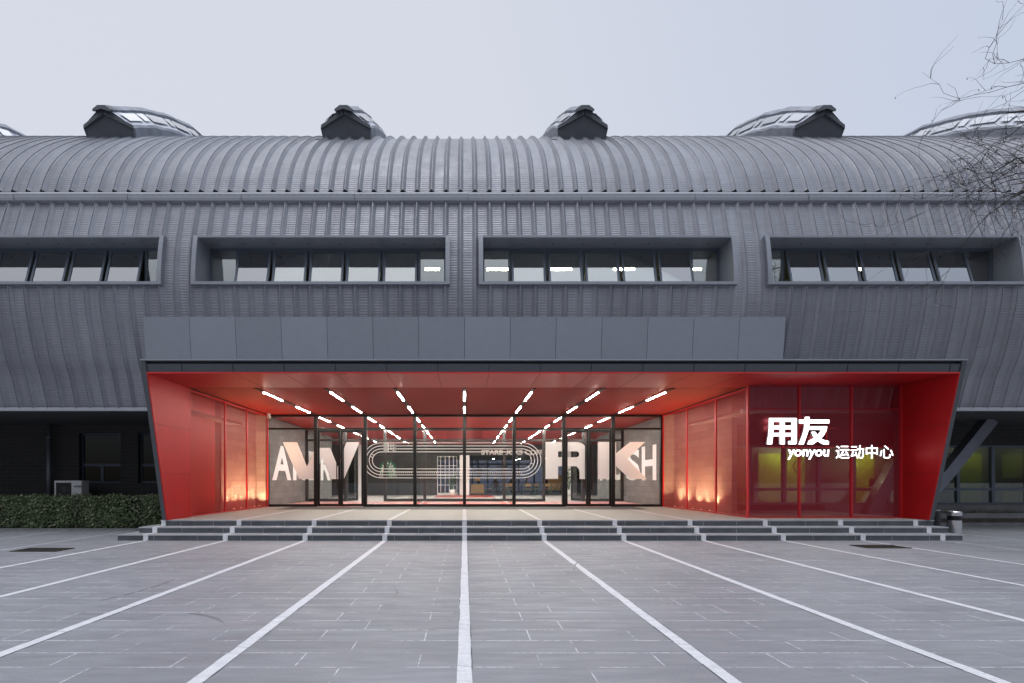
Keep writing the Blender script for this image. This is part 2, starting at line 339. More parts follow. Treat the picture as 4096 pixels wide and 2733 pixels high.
# ------------------------------------------------------------------ mesh helpers
def tag(o, label=None, cat=None, group=None, kind=None):
    for k, v in (('label', label), ('category', cat), ('group', group), ('kind', kind)):
        if v: o[k] = v
    return o
def empty(name, loc=(0,0,0), rz=0, **k):
    o = bpy.data.objects.new(name, None); C.objects.link(o); o.location = loc; o.rotation_euler = (0,0,rz)
    o.empty_display_size = .1
    return tag(o, **k)
class MB:
    def __init__(s): s.v = []; s.f = []; s.uv = []; s.mi = []
    def face(s, pts, uv=None, mi=0):
        i = len(s.v); s.v += [tuple(p) for p in pts]; s.f.append(tuple(range(i, i+len(pts)))); s.uv.append(uv); s.mi.append(mi)
    def box(s, x0, x1, y0, y1, z0, z1, mi=0):
        a = [(x0,y0,z0),(x1,y0,z0),(x1,y1,z0),(x0,y1,z0),(x0,y0,z1),(x1,y0,z1),(x1,y1,z1),(x0,y1,z1)]
        i = len(s.v); s.v += a
        for f in ((0,3,2,1),(4,5,6,7),(0,1,5,4),(1,2,6,5),(2,3,7,6),(3,0,4,7)):
            s.f.append(tuple(i+k for k in f)); s.uv.append(None); s.mi.append(mi)
        return s
    def hexa(s, a, mi=0):            # 8 corners, same order as box
        i = len(s.v); s.v += [tuple(p) for p in a]
        for f in ((0,3,2,1),(4,5,6,7),(0,1,5,4),(1,2,6,5),(2,3,7,6),(3,0,4,7)):
            s.f.append(tuple(i+k for k in f)); s.uv.append(None); s.mi.append(mi)
        return s
    def prism(s, poly, d, mi=0):     # extrude 3D polygon by vector d
        n = len(poly); i = len(s.v); d = Vector(d)
        s.v += [tuple(p) for p in poly] + [tuple(Vector(p)+d) for p in poly]
        s.f.append(tuple(i+k for k in range(n))); s.f.append(tuple(i+n+k for k in reversed(range(n))))
        s.uv += [None, None]; s.mi += [mi, mi]
        for k in range(n):
            k2 = (k+1) % n
            s.f.append((i+k2, i+k, i+n+k, i+n+k2)); s.uv.append(None); s.mi.append(mi)
        return s
    def tube(s, pts, rad, seg=8, cap=True, mi=0):
        pts = [Vector(p) for p in pts]
        if isinstance(rad, (int, float)): rad = [rad]*len(pts)
        up = Vector((0,0,1)); i0 = len(s.v); prev = None
        for k, p in enumerate(pts):
            t = (pts[min(k+1, len(pts)-1)] - pts[max(k-1, 0)])
            t = t.normalized() if t.length > 1e-9 else Vector((0,0,1))
            if prev is None:
                a = t.cross(up) if abs(t.z) < .9 else t.cross(Vector((1,0,0)))
            else: a = prev - t*prev.dot(t)
            a.normalize(); prev = a; b = t.cross(a)
            for q in range(seg):
                an = 2*math.pi*q/seg
                s.v.append(tuple(p + (a*math.cos(an)+b*math.sin(an))*rad[k]))
        for k in range(len(pts)-1):
            for q in range(seg):
                q2 = (q+1) % seg
                s.f.append((i0+k*seg+q, i0+k*seg+q2, i0+(k+1)*seg+q2, i0+(k+1)*seg+q)); s.uv.append(None); s.mi.append(mi)
        if cap:
            s.f.append(tuple(i0+q for q in reversed(range(seg)))); s.f.append(tuple(i0+(len(pts)-1)*seg+q for q in range(seg)))
            s.uv += [None, None]; s.mi += [mi, mi]
        return s
    def lathe(s, c, prof, seg=24, mi=0):
        i0 = len(s.v); n = len(prof)
        for r, z in prof:
            for q in range(seg):
                an = 2*math.pi*q/seg; s.v.append((c[0]+r*math.cos(an), c[1]+r*math.sin(an), c[2]+z))
        for k in range(n-1):
            for q in range(seg):
                q2 = (q+1) % seg
                s.f.append((i0+k*seg+q, i0+k*seg+q2, i0+(k+1)*seg+q2, i0+(k+1)*seg+q)); s.uv.append(None); s.mi.append(mi)
        s.f.append(tuple(i0+q for q in reversed(range(seg)))); s.f.append(tuple(i0+(n-1)*seg+q for q in range(seg)))
        s.uv += [None, None]; s.mi += [mi, mi]
        return s
    def build(s, name, m, parent=None, uv=False, smooth=False, bevel=0, origin=None, **k):
        me = bpy.data.meshes.new(name)
        vs = s.v
        if origin is not None: vs = [(p[0]-origin[0], p[1]-origin[1], p[2]-origin[2]) for p in vs]
        me.from_pydata(vs, [], s.f)
        for q in (m if isinstance(m, (list, tuple)) else [m]): me.materials.append(q)
        if isinstance(m, (list, tuple)): me.polygons.foreach_set('material_index', s.mi)
        if uv:
            l = me.uv_layers.new(name='UVMap'); d = l.data
            for pi, p in enumerate(me.polygons):
                e = s.uv[pi]
                if e:
                    for li, q in zip(p.loop_indices, e): d[li].uv = q
                else:
                    nx, ny, nz = map(abs, p.normal)
                    for li in p.loop_indices:
                        c = s.v[me.loops[li].vertex_index]
                        d[li].uv = (c[0], c[1]) if nz >= nx and nz >= ny else ((c[1], c[2]) if nx > ny else (c[0], c[2]))
        if smooth: me.polygons.foreach_set('use_smooth', [True]*len(me.polygons))
        o = bpy.data.objects.new(name, me); C.objects.link(o)
        if origin is not None: o.location = origin
        if bevel:
            b = o.modifiers.new('bevel', 'BEVEL'); b.width = bevel; b.segments = 2; b.limit_method = 'ANGLE'
        if parent is not None:
            o.parent = parent
            if parent.type == 'EMPTY' or True:
                bpy.context.view_layer.update()
                o.matrix_parent_inverse = parent.matrix_world.inverted()
        return tag(o, **k)
def copy_tree(o, parent=None):
    c = o.copy(); C.objects.link(c)
    if parent is not None: c.parent = parent; c.matrix_parent_inverse = o.matrix_parent_inverse.copy()
    for ch in o.children: copy_tree(ch, c)
    return c
def text_obj(name, s, mtx, m, parent=None, size=1., extrude=.01, offset=0., shear=0., align='LEFT', sx=1., **k):
    cu = bpy.data.curves.new(name, 'FONT'); cu.body = s; cu.size = size; cu.extrude = extrude; cu.offset = offset
    cu.shear = shear; cu.align_x = align; cu.resolution_u = 4
    to = bpy.data.objects.new(name+'_t', cu); C.objects.link(to)
    dg = bpy.context.evaluated_depsgraph_get(); dg.update()
    me = bpy.data.meshes.new_from_object(to.evaluated_get(dg)); me.name = name
    bpy.data.objects.remove(to); bpy.data.curves.remove(cu)
    me.transform(Matrix.Diagonal((sx, 1, 1, 1))); me.transform(mtx)
    me.materials.clear(); me.materials.append(m)
    o = bpy.data.objects.new(name, me); C.objects.link(o)
    if parent is not None: o.parent = parent; bpy.context.view_layer.update(); o.matrix_parent_inverse = parent.matrix_world.inverted()
    return tag(o, **k)
FACE_CAM = Matrix.Rotation(R(90), 4, 'X')       # text in XZ plane reading from the -Y side

# ------------------------------------------------------------------ profile of the hall (Y, z)
PROF = [(13.66,3.56),(13.60,3.72),(13.42,4.40),(13.25,4.85),(13.08,5.54),(12.97,6.05),(12.91,6.5),(12.90,6.90),(12.93,7.32),(13.0,7.87),(13.14,8.46),(13.34,9.20),
        (13.43,9.53),(13.62,10.1),(13.91,10.66),(14.28,11.18),(14.73,11.68),(15.30,12.22),(16.02,12.82),(16.85,13.40),(18.2,14.15),(20.0,14.95),(22.5,15.7),(26,16.3),(30,16.4),(35,15.2),(40,12.2),(43,8.5),(44.5,4.5),(44.5,3.6)]
def catmull(pts, per=6):
    o = []
    for i in range(len(pts)-1):
        p0 = pts[max(i-1,0)]; p1 = pts[i]; p2 = pts[i+1]; p3 = pts[min(i+2, len(pts)-1)]
        for k in range(per):
            t = k/per
            o.append(tuple(.5*(2*p1[j]+(p2[j]-p0[j])*t+(2*p0[j]-5*p1[j]+4*p2[j]-p3[j])*t*t+(3*p1[j]-p0[j]-3*p2[j]+p3[j])*t**3) for j in (0,1)))
    o.append(pts[-1]); return o
CUR = catmull(PROF, 6)
ARC = [0]
for a, b in zip(CUR, CUR[1:]): ARC.append(ARC[-1]+math.dist(a, b))
def prof_y(z):                     # front surface Y at height z
    for a, b in zip(CUR, CUR[1:]):
        if a[1] <= z <= b[1]: return a[0]+(b[0]-a[0])*(z-a[1])/(b[1]-a[1]+1e-9)
    return 13.6
def normal_at(i):
    a = CUR[max(i-1,0)]; b = CUR[min(i+1, len(CUR)-1)]
    dy, dz = b[0]-a[0], b[1]-a[1]; l = math.hypot(dy, dz); return (-dz/l, dy/l)
X0R, PIT = -0.11, 0.4
def rib_h(x):
    d = abs(((x-X0R+PIT/2) % PIT)-PIT/2)
    tb = [(0,.085),(.007,.085),(.011,.062),(.022,.055),(.078,.0),(.3,.0)]
    for (a, ha), (b, hb) in zip(tb, tb[1:]):
        if a <= d <= b: return ha+(hb-ha)*(d-a)/(b-a)
    return 0
def xs_between(xa, xb):
    s = {xa, xb}; k0 = int((xa-X0R)/PIT)-2; k1 = int((xb-X0R)/PIT)+2
    for k in range(k0, k1+1):
        c = X0R+k*PIT
        for d in (-.078,-.022,-.011,-.007,.007,.011,.022,.078):
            if xa+.0005 < c+d < xb-.0005: s.add(c+d)
    return sorted(s)
def skin(mb, xa, xb, z0, z1, zcut=True):
    """cladding between two heights on the front side (z1=None: over the top to the back)"""
    rows = []
    for i, (y, z) in enumerate(CUR):
        front = y < 17.5
        if z0 is not None and front and z < z0-1e-6: continue
        if z1 is not None and (z > z1+1e-6 or not front): continue
        rows.append((y, z, *normal_at(i), ARC[i]))
    def interp(zc):
        for i in range(len(CUR)-1):
            a, b = CUR[i], CUR[i+1]
            if a[1] <= zc <= b[1]:
                t = (zc-a[1])/(b[1]-a[1]); n = normal_at(i)
                return (a[0]+(b[0]-a[0])*t, zc, *n, ARC[i]+(ARC[i+1]-ARC[i])*t)
    if z0 is not None and rows and rows[0][1] > z0+.003 and z0 > CUR[0][1]: rows.insert(0, interp(z0))
    if z1 is not None and rows and rows[-1][1] < z1-.003: rows.append(interp(z1))
    xs = xs_between(xa, xb); i0 = len(mb.v)
    for (y, z, ny, nz, s) in rows:
        for x in xs:
            h = rib_h(x); mb.v.append((x, y+ny*h, z+nz*h))
    n = len(xs)
    for r in range(len(rows)-1):
        for c in range(n-1):
            a = i0+r*n+c
            mb.f.append((a, a+1, a+n+1, a+n)); mb.mi.append(0)
            mb.uv.append(((xs[c], rows[r][4]), (xs[c+1], rows[r][4]), (xs[c+1], rows[r+1][4]), (xs[c], rows[r+1][4])))

# ------------------------------------------------------------------ the sports hall
hall = empty('sports_hall', (0, 14, 0), label='long grey sports hall with a barrel roof of ribbed metal sheet', cat='building')
WINS = [(-14.90,-8.03), (-7.24,-.39), (.38,7.24), (8.03,14.90), (15.75,22.6), (-22.6,-15.75)]
XL, XR = -34.0, 36.0
lower = MB()
ZC0, ZC1 = 6.76, 8.03
edges = [XL]+sorted(sum(([a+.05, b-.05] for a, b in WINS), []))+[XR]
def zbot(xm): return 4.45 if -7.95 < xm < 12.3 else None
marks = sorted(set(edges+[-7.95, 12.3]))
for a, b in zip(marks, marks[1:]):
    xm = (a+b)/2; inw = any(p < xm < q for p, q in WINS)
    if inw:
        skin(lower, a, b, zbot(xm), ZC0); skin(lower, a, b, ZC1, 9.20)
    else: skin(lower, a, b, zbot(xm), 9.20)
lower.build('lower_cladding', M_skin, hall, uv=True)
ib = MB(); skin(ib, 8.05, 12.25, None, 4.22); ib.v = [(a, b+.34, c) for a, b, c in ib.v]; ib.build('cladding_behind_screen', M_skin, hall, uv=True)
upper = MB(); skin(upper, XL, XR, 9.53, None)
upper.build('roof_cladding', M_skin, hall, uv=True)
# folded eave band between them
eb = MB()
ev = [(13.22,9.17),(13.20,9.235),(13.195,9.28),(13.185,9.335),(13.30,9.440),(13.60,9.49),(13.60,9.10),(13.36,9.12)]
segw = 3.1; x = XL
while x < XR:
    xe = min(x+segw, XR); j = rnd.uniform(-.006,.006); j2 = rnd.uniform(-.006,.006)
    n = len(ev)
    for k in range(n):
        k2 = (k+1) % n; a, b = ev[k], ev[k2]
        eb.face([(x, a[0]+j, a[1]), (xe, a[0]+j2, a[1]), (xe, b[0]+j2, b[1]), (x, b[0]+j, b[1])])
    x = xe
x = XL
while x < XR:
    z_ = 9.305+rnd.uniform(-.004,.004)
    eb.prism([(x-.009,13.192,z_-.009),(x+.009,13.192,z_-.009),(x+.009,13.192,z_+.009),(x-.009,13.192,z_+.009)], (0,-.006,0), 1); x += .2+rnd.uniform(-.012,.012)
x = XL+3.1
while x < XR: eb.box(x-.003, x+.003, 13.183, 13.25, 9.18, 9.33, 1); x += 3.1
eb.build('eave_flashing', [M_flash, mat('flashing_joint', (.17,.175,.20), .7)], hall)
# dark closer behind the band, and black caps for the shade in the rib ends
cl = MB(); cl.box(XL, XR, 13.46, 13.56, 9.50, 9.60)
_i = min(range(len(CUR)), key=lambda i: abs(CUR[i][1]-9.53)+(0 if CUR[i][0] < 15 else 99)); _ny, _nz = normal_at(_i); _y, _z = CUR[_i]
for k in range(-86, 92):                                  # caps coloured black as the shade inside the open rib ends
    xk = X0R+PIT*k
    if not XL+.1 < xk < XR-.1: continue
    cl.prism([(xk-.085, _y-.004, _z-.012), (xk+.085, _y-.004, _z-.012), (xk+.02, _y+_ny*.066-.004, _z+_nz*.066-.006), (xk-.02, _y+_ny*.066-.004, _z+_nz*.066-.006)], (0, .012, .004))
cl.build('rib_shade_closer', M_darker, hall)
# lower edge trim, and soffit behind it
for a, b in ((XL, -7.98), (8.02, 12.28), (12.42, XR)):
    o_ = .34 if a == 8.02 else 0
    tr = MB(); tr.box(a, b, 13.58+o_, 13.74+o_, 3.47, 3.565); tr.build('drip_trim', M_flash, hall)
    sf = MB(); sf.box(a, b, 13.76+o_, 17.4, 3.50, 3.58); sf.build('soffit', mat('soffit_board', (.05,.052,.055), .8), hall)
# floor of the upper storey, gable ends, back wall
fl = MB(); fl.box(XL, XR, 14.2, 44.4, 4.24, 4.5); fl.build('upper_floor', M_ceilin, hall)
for xe in (XL, XR):
    ge = MB(); ge.face([(xe, y, z) for y, z in CUR] + [(xe, 44.5, 0), (xe, 17.2, 0), (xe, 17.2, 3.6)]); ge.build('gable_wall', M_skin, hall, uv=True)
uw = MB(); uw.box(XL, XR, 27, 27.2, 4.5, 16.2); uw.build('upper_inner_wall', mat('upper_inner_wall', (.24,.25,.19), .8, 0, .3, .6), hall)

# window boxes with their open sashes
def window_box(x0, x1, label):
    wb = MB(); PR = .12
    zs = [6.70+ (8.06-6.70)*k/7 for k in range(8)]
    yb = 13.62
    for xo, xi in ((x0, x0+.115), (x1, x1-.115)):
        f = [(prof_y(z)-PR, z) for z in zs]
        for (ya, za), (y2, z2) in zip(f, f[1:]):
            wb.hexa([(min(xo,xi), ya, za), (max(xo,xi), ya, za), (max(xo,xi), yb, za), (min(xo,xi), yb, za),
                     (min(xo,xi), y2, z2), (max(xo,xi), y2, z2), (max(xo,xi), yb, z2), (min(xo,xi), yb, z2)])
    wb.box(x0+.115, x1-.115, prof_y(8.03)-PR+.002, yb, 8.005, 8.065)
    wb.box(x0+.115, x1-.115, prof_y(6.74)-PR+.002, yb, 6.70, 6.775)
    # drilled holes and drops along the soffit of the box
    x = x0+.3
    while x < x1-.3:
        wb.box(x-.018, x+.018, 13.25, 13.286, 7.998, 8.003, 1); x += rnd.uniform(.8, .95)
    x = x0+.3
    while x < x1-.3:
        q = rnd.uniform(.01,.022); wb.box(x-q, x+q, 12.95, 12.98, 7.998, 8.003, 2); x += .42
    wf = wb.build('window_box', [M_box, M_darker, M_flash], hall, label=label)
    y = 13.56; xa, xb = x0+.115, x1-.115; W = xb-xa; e = (W-5*1.02)/2
    fm = MB()
    fm.box(xa, xb, y-.03, y+.04, 7.93, 8.004); fm.box(xa, xb, y-.03, y+.04, 6.776, 6.84)
    cuts = [xa+.03]+[xa+e+1.02*k for k in range(6)]+[xb-.03]
    for c in cuts: fm.box(c-.035, c+.035, y-.028, y+.042, 6.841, 7.929)
    fm.build('mullions', M_frame, wf)
    for c, d in ((xa+.065, xa+e-.035), (xb-e+.035, xb-.065)):
        gp = MB(); gp.box(c, d, y+.0, y+.008, 6.842, 7.928); gp.build('fixed_pane', G_win, wf)
    for k in range(5):
        a = xa+e+1.02*k+.045; b = a+.93
        zt, zb_ = 7.925, 6.86; yt, yb2 = y-.035, y-.30+rnd.uniform(-.012,.012)
        def at(z): return yt+(yb2-yt)*(zt-z)/(zt-zb_)
        sm = MB(); t = .045
        def bar(xA, xB, zA, zB):
            sm.hexa([(xA, at(zA)-t/2, zA), (xB, at(zA)-t/2, zA), (xB, at(zA)+t/2, zA), (xA, at(zA)+t/2, zA),
                     (xA, at(zB)-t/2, zB), (xB, at(zB)-t/2, zB), (xB, at(zB)+t/2, zB), (xA, at(zB)+t/2, zB)])
        bar(a, a+.055, zb_, zt); bar(b-.055, b, zb_, zt); bar(a+.055, b-.055, zt-.06, zt); bar(a+.055, b-.055, zb_, zb_+.06)
        sh = sm.build('open_sash', M_frame, wf)
        zA, zB = zb_+.06, zt-.06
        pa = MB(); pa.hexa([(a+.055, at(zA)-.004, zA), (b-.055, at(zA)-.004, zA), (b-.055, at(zA)+.004, zA), (a+.055, at(zA)+.004, zA),
                            (a+.055, at(zB)-.004, zB), (b-.055, at(zB)-.004, zB), (b-.055, at(zB)+.004, zB), (a+.055, at(zB)+.004, zB)])
        pa.build('sash_pane', G_win, wf)
for k, (a, b) in enumerate(WINS):
    window_box(a, b, 'projecting metal window box with a row of tilted open sashes')

# skylights: ridged tunnels that follow the barrel
def skylight(xc):
    base = [(15.92,12.72),(16.9,13.40),(18.2,14.12),(20.0,14.92),(22.5,15.66),(25.5,16.2)]
    # ridge: above the barrel
    ridge = [(15.50,13.47),(16.92,14.54),(18.4,15.46),(20.2,16.33),(22.2,16.8),(25.5,16.5)]
    HW = .80
    rows = []
    for (yb, zb), (yr, zr) in zip(base, ridge):
        dz = zr-zb; q = lambda t: (yb+(yr-yb)*t)
        rows.append([(xc-HW+.04, yb, zb-.1), (xc-HW-.02, q(.40), zb+dz*.38), (xc-HW+.03, q(.46), zb+dz*.46), (xc-.26, q(.87), zb+dz*.86),
                     (xc-.30, q(.90), zb+dz*.93), (xc-.14, q(1), zr+.05), (xc+.14, q(1), zr+.05), (xc+.30, q(.90), zb+dz*.93),
                     (xc+.26, q(.87), zb+dz*.86), (xc+HW-.03, q(.46), zb+dz*.46), (xc+HW+.02, q(.40), zb+dz*.38), (xc+HW-.04, yb, zb-.1)])
    # subdivide lengthwise and rumple the membrane a little
    fine = []
    for a, b in zip(rows, rows[1:]):
        for k in range(5):
            t = k/5; r_ = []
            for p, q_ in zip(a, b):
                v = Vector(p).lerp(Vector(q_), t)
                if not (a is rows[0] and k == 0): v += Vector((rnd.uniform(-.014,.014), 0, rnd.uniform(-.018,.018)))
                r_.append(tuple(v))
            fine.append(r_)
    fine.append(rows[-1])
    mb = MB(); n = 12; i0 = 0
    for r_ in fine: mb.v += r_
    for i in range(len(fine)-1):
        for j in range(n-1):
            mb.f.append((i*n+j, i*n+j+1, (i+1)*n+j+1, (i+1)*n+j)); mb.uv.append(None); mb.mi.append(1 if j in (2, 8) else 0)
    s = mb.build('skylight', [M_skyl, M_skyslope], hall)
    # gable front: recessed flat face, folded verge strips in front
    F0 = rows[0]; fa = MB()
    poly = [F0[0], F0[1], (F0[3][0], F0[3][1], F0[3][2]), F0[5], F0[6], F0[8], F0[10], F0[11]]
    fa.prism([(x_, y_+.03, z_) for x_, y_, z_ in poly], (0, .05, 0)); fa.build('gable_front', M_skylface, s)
    vg = MB()
    for sgn in (-1, 1):
        top = Vector((xc+sgn*.02, 15.56, 13.27)); bot = Vector((xc+sgn*(HW+.0), 15.79, 12.97))
        for off, th in ((0, .03), (.05, .03), (.095, .03)):
            a = top+Vector((0,-.03,off)); b = bot+Vector((0,-.03,off*.9))
            vg.hexa([a+Vector((0,-.03,0)), b+Vector((0,-.03,0)), b+Vector((0,.06,0)), a+Vector((0,.06,0)),
                     a+Vector((0,-.03,th)), b+Vector((0,-.03,th)), b+Vector((0,.06,th)), a+Vector((0,.06,th))] if sgn > 0 else
                    [b+Vector((0,-.03,0)), a+Vector((0,-.03,0)), a+Vector((0,.06,0)), b+Vector((0,.06,0)),
                     b+Vector((0,-.03,th)), a+Vector((0,-.03,th)), a+Vector((0,.06,th)), b+Vector((0,.06,th))])
    vg.build('verge_strips', M_skylface, s)
    # hood over the apex
    hd = MB(); hd.prism([(xc-.27, 15.44, 13.30), (xc-.29,15.43,13.36), (xc-.12, 15.42, 13.49), (xc+.12, 15.42, 13.49), (xc+.29,15.43,13.36), (xc+.27, 15.44, 13.30), (xc,15.43,13.38)], (0, .35, .24))
    hd.build('apex_hood', M_skylface, s)
    # flashing plate at the foot
    ft = MB(); ft.box(xc-HW-.30, xc+HW+.22, 15.74, 16.3, 12.50, 12.625); ft.build('foot_flashing', M_dark, s)
    # glazing on both slopes
    for sgn in (-1, 1):
        jL, jR = (2, 3) if sgn < 0 else (9, 8)
        for i, wd in ((0, (.08, .60)), (0, (.70, .92)), (1, (.05, .68)), (1, (.80, .98)), (2, (.05, .60)), (2, (.68, .95)), (3, (.1, .8))):
            a, b = rows[i], rows[i+1]
            def pt(t, s_):
                lo = Vector(a[jL]).lerp(Vector(b[jL]), t); hi = Vector(a[jR]).lerp(Vector(b[jR]), t)
                return lo.lerp(hi, s_) + Vector((sgn*.03, 0, .05))
            gm = MB(); gm.prism([pt(wd[0],.22), pt(wd[1],.22), pt(wd[1],.78), pt(wd[0],.78)], (0,0,.012)); gm.build('rooflight_pane', G_sky, s)
for xc in (-19.33, -11.60, -3.87, 3.86, 11.58, 19.31): skylight(xc)

# steelwork and lamps seen through the upper windows
for x in (-17, -12.6, -9.0, -4.9, -1.2, 3.0, 5.9, 10.6, 13.2, 17.5):
    ar = MB(); ar.tube([(x, 14.6, 4.5), (x+.3, 14.4, 6.5), (x+.7, 14.9, 8.6), (x+1.3, 16.2, 10.9), (x+2.4, 18.6, 13.2)], .13, 8)
    ar.build('steel_arch', M_palegreen, hall, smooth=True)
for i, x in enumerate((-1.2, 1.36, 4.0, 6.6, 9.35, 12.2, 14.2, 16.5)):
    lm = empty('batten_lamp', (x, 20, 10.22), label='lit batten lamp hanging inside the hall behind the upper windows', cat='lamp', group='batten lamps behind the upper windows')
    q = MB(); q.box(x-.46, x+.46, 19.93, 20.07, 10.28, 10.34); q.build('lamp_body', M_white, lm)
    q = MB(); q.box(x-.44, x+.44, 19.95, 20.05, 10.22, 10.279); q.build('lamp_tube', M_tube, lm)
    q = MB(); q.tube([(x-.3, 20, 10.34), (x-.3, 20, 14.7)], .008, 5); q.tube([(x+.3, 20, 10.34), (x+.3, 20, 14.7)], .008, 5); q.build('suspension_cord', M_darker, lm)

# ------------------------------------------------------------------ entrance canopy
can = empty('entrance_canopy', (2.2, 12.8, .46), label='leaning dark and red entrance canopy frame with a grey panel box above it', cat='canopy')
XA, XB = -7.99, 12.40
def lean(z): return 12.78 + (11.93-12.78)*(z-.46)/(4.47-.46)   # front plane
def fin(xo, xi):
    a, b = min(xo, xi), max(xo, xi)
    return [(a, lean(.46), .461), (b, lean(.46), .461), (b, 13.85, .461), (a, 13.85, .461), (a, lean(4.47), 4.47), (b, lean(4.47), 4.47), (b, 13.85, 4.47), (a, 13.85, 4.47)]
for xo, xi in ((XA, XA+.11), (XB-.11, XB)):
    MB().hexa(fin(xo, xi)).build('side_fin', M_dark, can)
# top fascia, with a lip above it
tf = MB(); tf.hexa([(XA+.11, lean(4.19)+.03, 4.20), (XB-.11, lean(4.19)+.03, 4.20), (XB-.11, 12.6, 4.24), (XA+.11, 12.6, 4.24),
                    (XA+.11, lean(4.41)+.03, 4.40), (XB-.11, lean(4.41)+.03, 4.40), (XB-.11, 13.3, 4.42), (XA+.11, 13.3, 4.42)])
tf.build('fascia', M_dark, can)
MB().box(XA-.01, XB+.01, lean(4.47)-.015, 13.2, 4.471, 4.505).build('top_lip', M_panel, can)
MB().box(XA+.11, XB-.11, lean(4.45)+.10, 13.1, 4.425, 4.468).build('shadow_gap', M_darker, can)
sm = MB(); x = -7.99+1.27-.29
while x < XB-.2: sm.hexa([(x-.006, lean(4.20)+.022, 4.205), (x+.006, lean(4.20)+.022, 4.205), (x+.006, 12.2, 4.205), (x-.006, 12.2, 4.205),
                      (x-.006, lean(4.41)+.022, 4.398), (x+.006, lean(4.41)+.022, 4.398), (x+.006, 12.2, 4.398), (x-.006, 12.2, 4.398)]); x += 1.27
sm.build('fascia_joints', M_darker, can)
# red lining: soffit, side linings, bright lower lip
MB().box(XA+.112, XB-.112, lean(4.17)-.012, lean(4.17)+.035, 4.165, 4.1985).build('red_lip', M_redpost, can)
MB().box(XA+.112, XB-.112, lean(4.17)+.036, 13.84, 4.17, 4.197).build('red_soffit', M_red, can)
sj = MB(); x = -7.99+1.27-.29
while x < XB-.2: sj.box(x-.005, x+.005, 12.02, 13.835, 4.1675, 4.1698); x += 1.27
sj.build('soffit_joints', M_redseam, can)
for xa_, s_ in ((XA+.112, 1), (XB-.112, -1)):
    b = MB(); x1, x2 = (xa_, xa_+.028) if s_ > 0 else (xa_-.028, xa_)
    yb = 13.86 if s_ > 0 else 13.58
    b.hexa([(x1, lean(.46)-.008, .4615), (x2, lean(.46)-.008, .4615), (x2, yb, .4615), (x1, yb, .4615),
            (x1, lean(4.168)-.008, 4.168), (x2, lean(4.168)-.008, 4.168), (x2, yb, 4.168), (x1, yb, 4.168)])
    b.build('red_side_lining', M_redside, can)
    j = MB(); xx = x2 if s_ > 0 else x1
    for z in (1.70, 2.95):
        j.box(min(xx, xx+s_*.0015), max(xx, xx+s_*.0015), lean(z)+.002, yb-.01, z-.005, z+.005)
    j.build('lining_joints', M_redseam, can)
# grey panel box on the cladding above: leaning forward at the top
PX = 8.55; gx = [-PX+2*PX*k/14 for k in range(15)]
for a, b in zip(gx, gx[1:]):
    q = MB(); g_ = .005
    q.hexa([(a+g_, 13.0, 4.52), (b-g_, 13.0, 4.52), (b-g_, 13.35, 4.52), (a+g_, 13.35, 4.52), (a+g_, 12.86, 5.865), (b-g_, 12.86, 5.865), (b-g_, 13.2, 5.865), (a+g_, 13.2, 5.865)])
    q.build('grey_panel', M_panel, can)
q = MB(); q.hexa([(-PX+.01, 13.02, 4.53), (PX-.01, 13.02, 4.53), (PX-.01, 13.33, 4.53), (-PX+.01, 13.33, 4.53), (-PX+.01, 12.88, 5.85), (PX-.01, 12.88, 5.85), (PX-.01, 13.18, 5.85), (-PX+.01, 13.18, 5.85)])
q.build('panel_backing', M_seam, can)
# expanded-metal ceiling of the porch with solid red deck above
GY = 19.53
for a, b in ((13.845, 16.65), (16.66, 19.46)):
    q = MB(); q.face([(-7.98, a, 4.165), (7.98, a, 4.165), (7.98, b, 4.165), (-7.98, b, 4.165)][::-1]); q.build('mesh_ceiling', M_meshc, can, uv=True)
MB().box(-7.99, 8.0, 13.87, 19.6, 4.20, 4.235).build('ceiling_deck', mat('ceiling_deck_red', (.28,.016,.012), .6), can)
# side walls: expanded-metal screens in red frames in front of lit block walls
def side_screens(X, s_, ys, solid_to):
    for k, (a, b) in enumerate(zip(ys, ys[1:])):
        q = MB(); q.face([(X, a+.02, .50), (X, b-.02, .50), (X, b-.02, 4.10), (X, a+.02, 4.10)]); mo = q.build('mesh_panel', M_meshw, can, uv=True)
        f = MB()
        f.box(X-.02, X+.02, a-.0, a+.04, .47, 4.13); f.box(X-.02, X+.02, b-.04, b, .47, 4.13)
        f.box(X-.019, X+.019, a+.04, b-.04, .47, .50); f.box(X-.019, X+.019, a+.04, b-.04, 4.09, 4.13)
        f.build('screen_frame', M_redpost, mo)
    MB().box(X-.02, X+.02, ys[0], ys[-1], 4.135, 4.164).build('ceiling_shadow_trim', M_darker, can)
side_screens(-7.90, 1, [13.87, 15.96, 17.55, 19.44], 0)
side_screens(7.98, -1, [13.60, 15.35, 17.35, 19.44], 0)
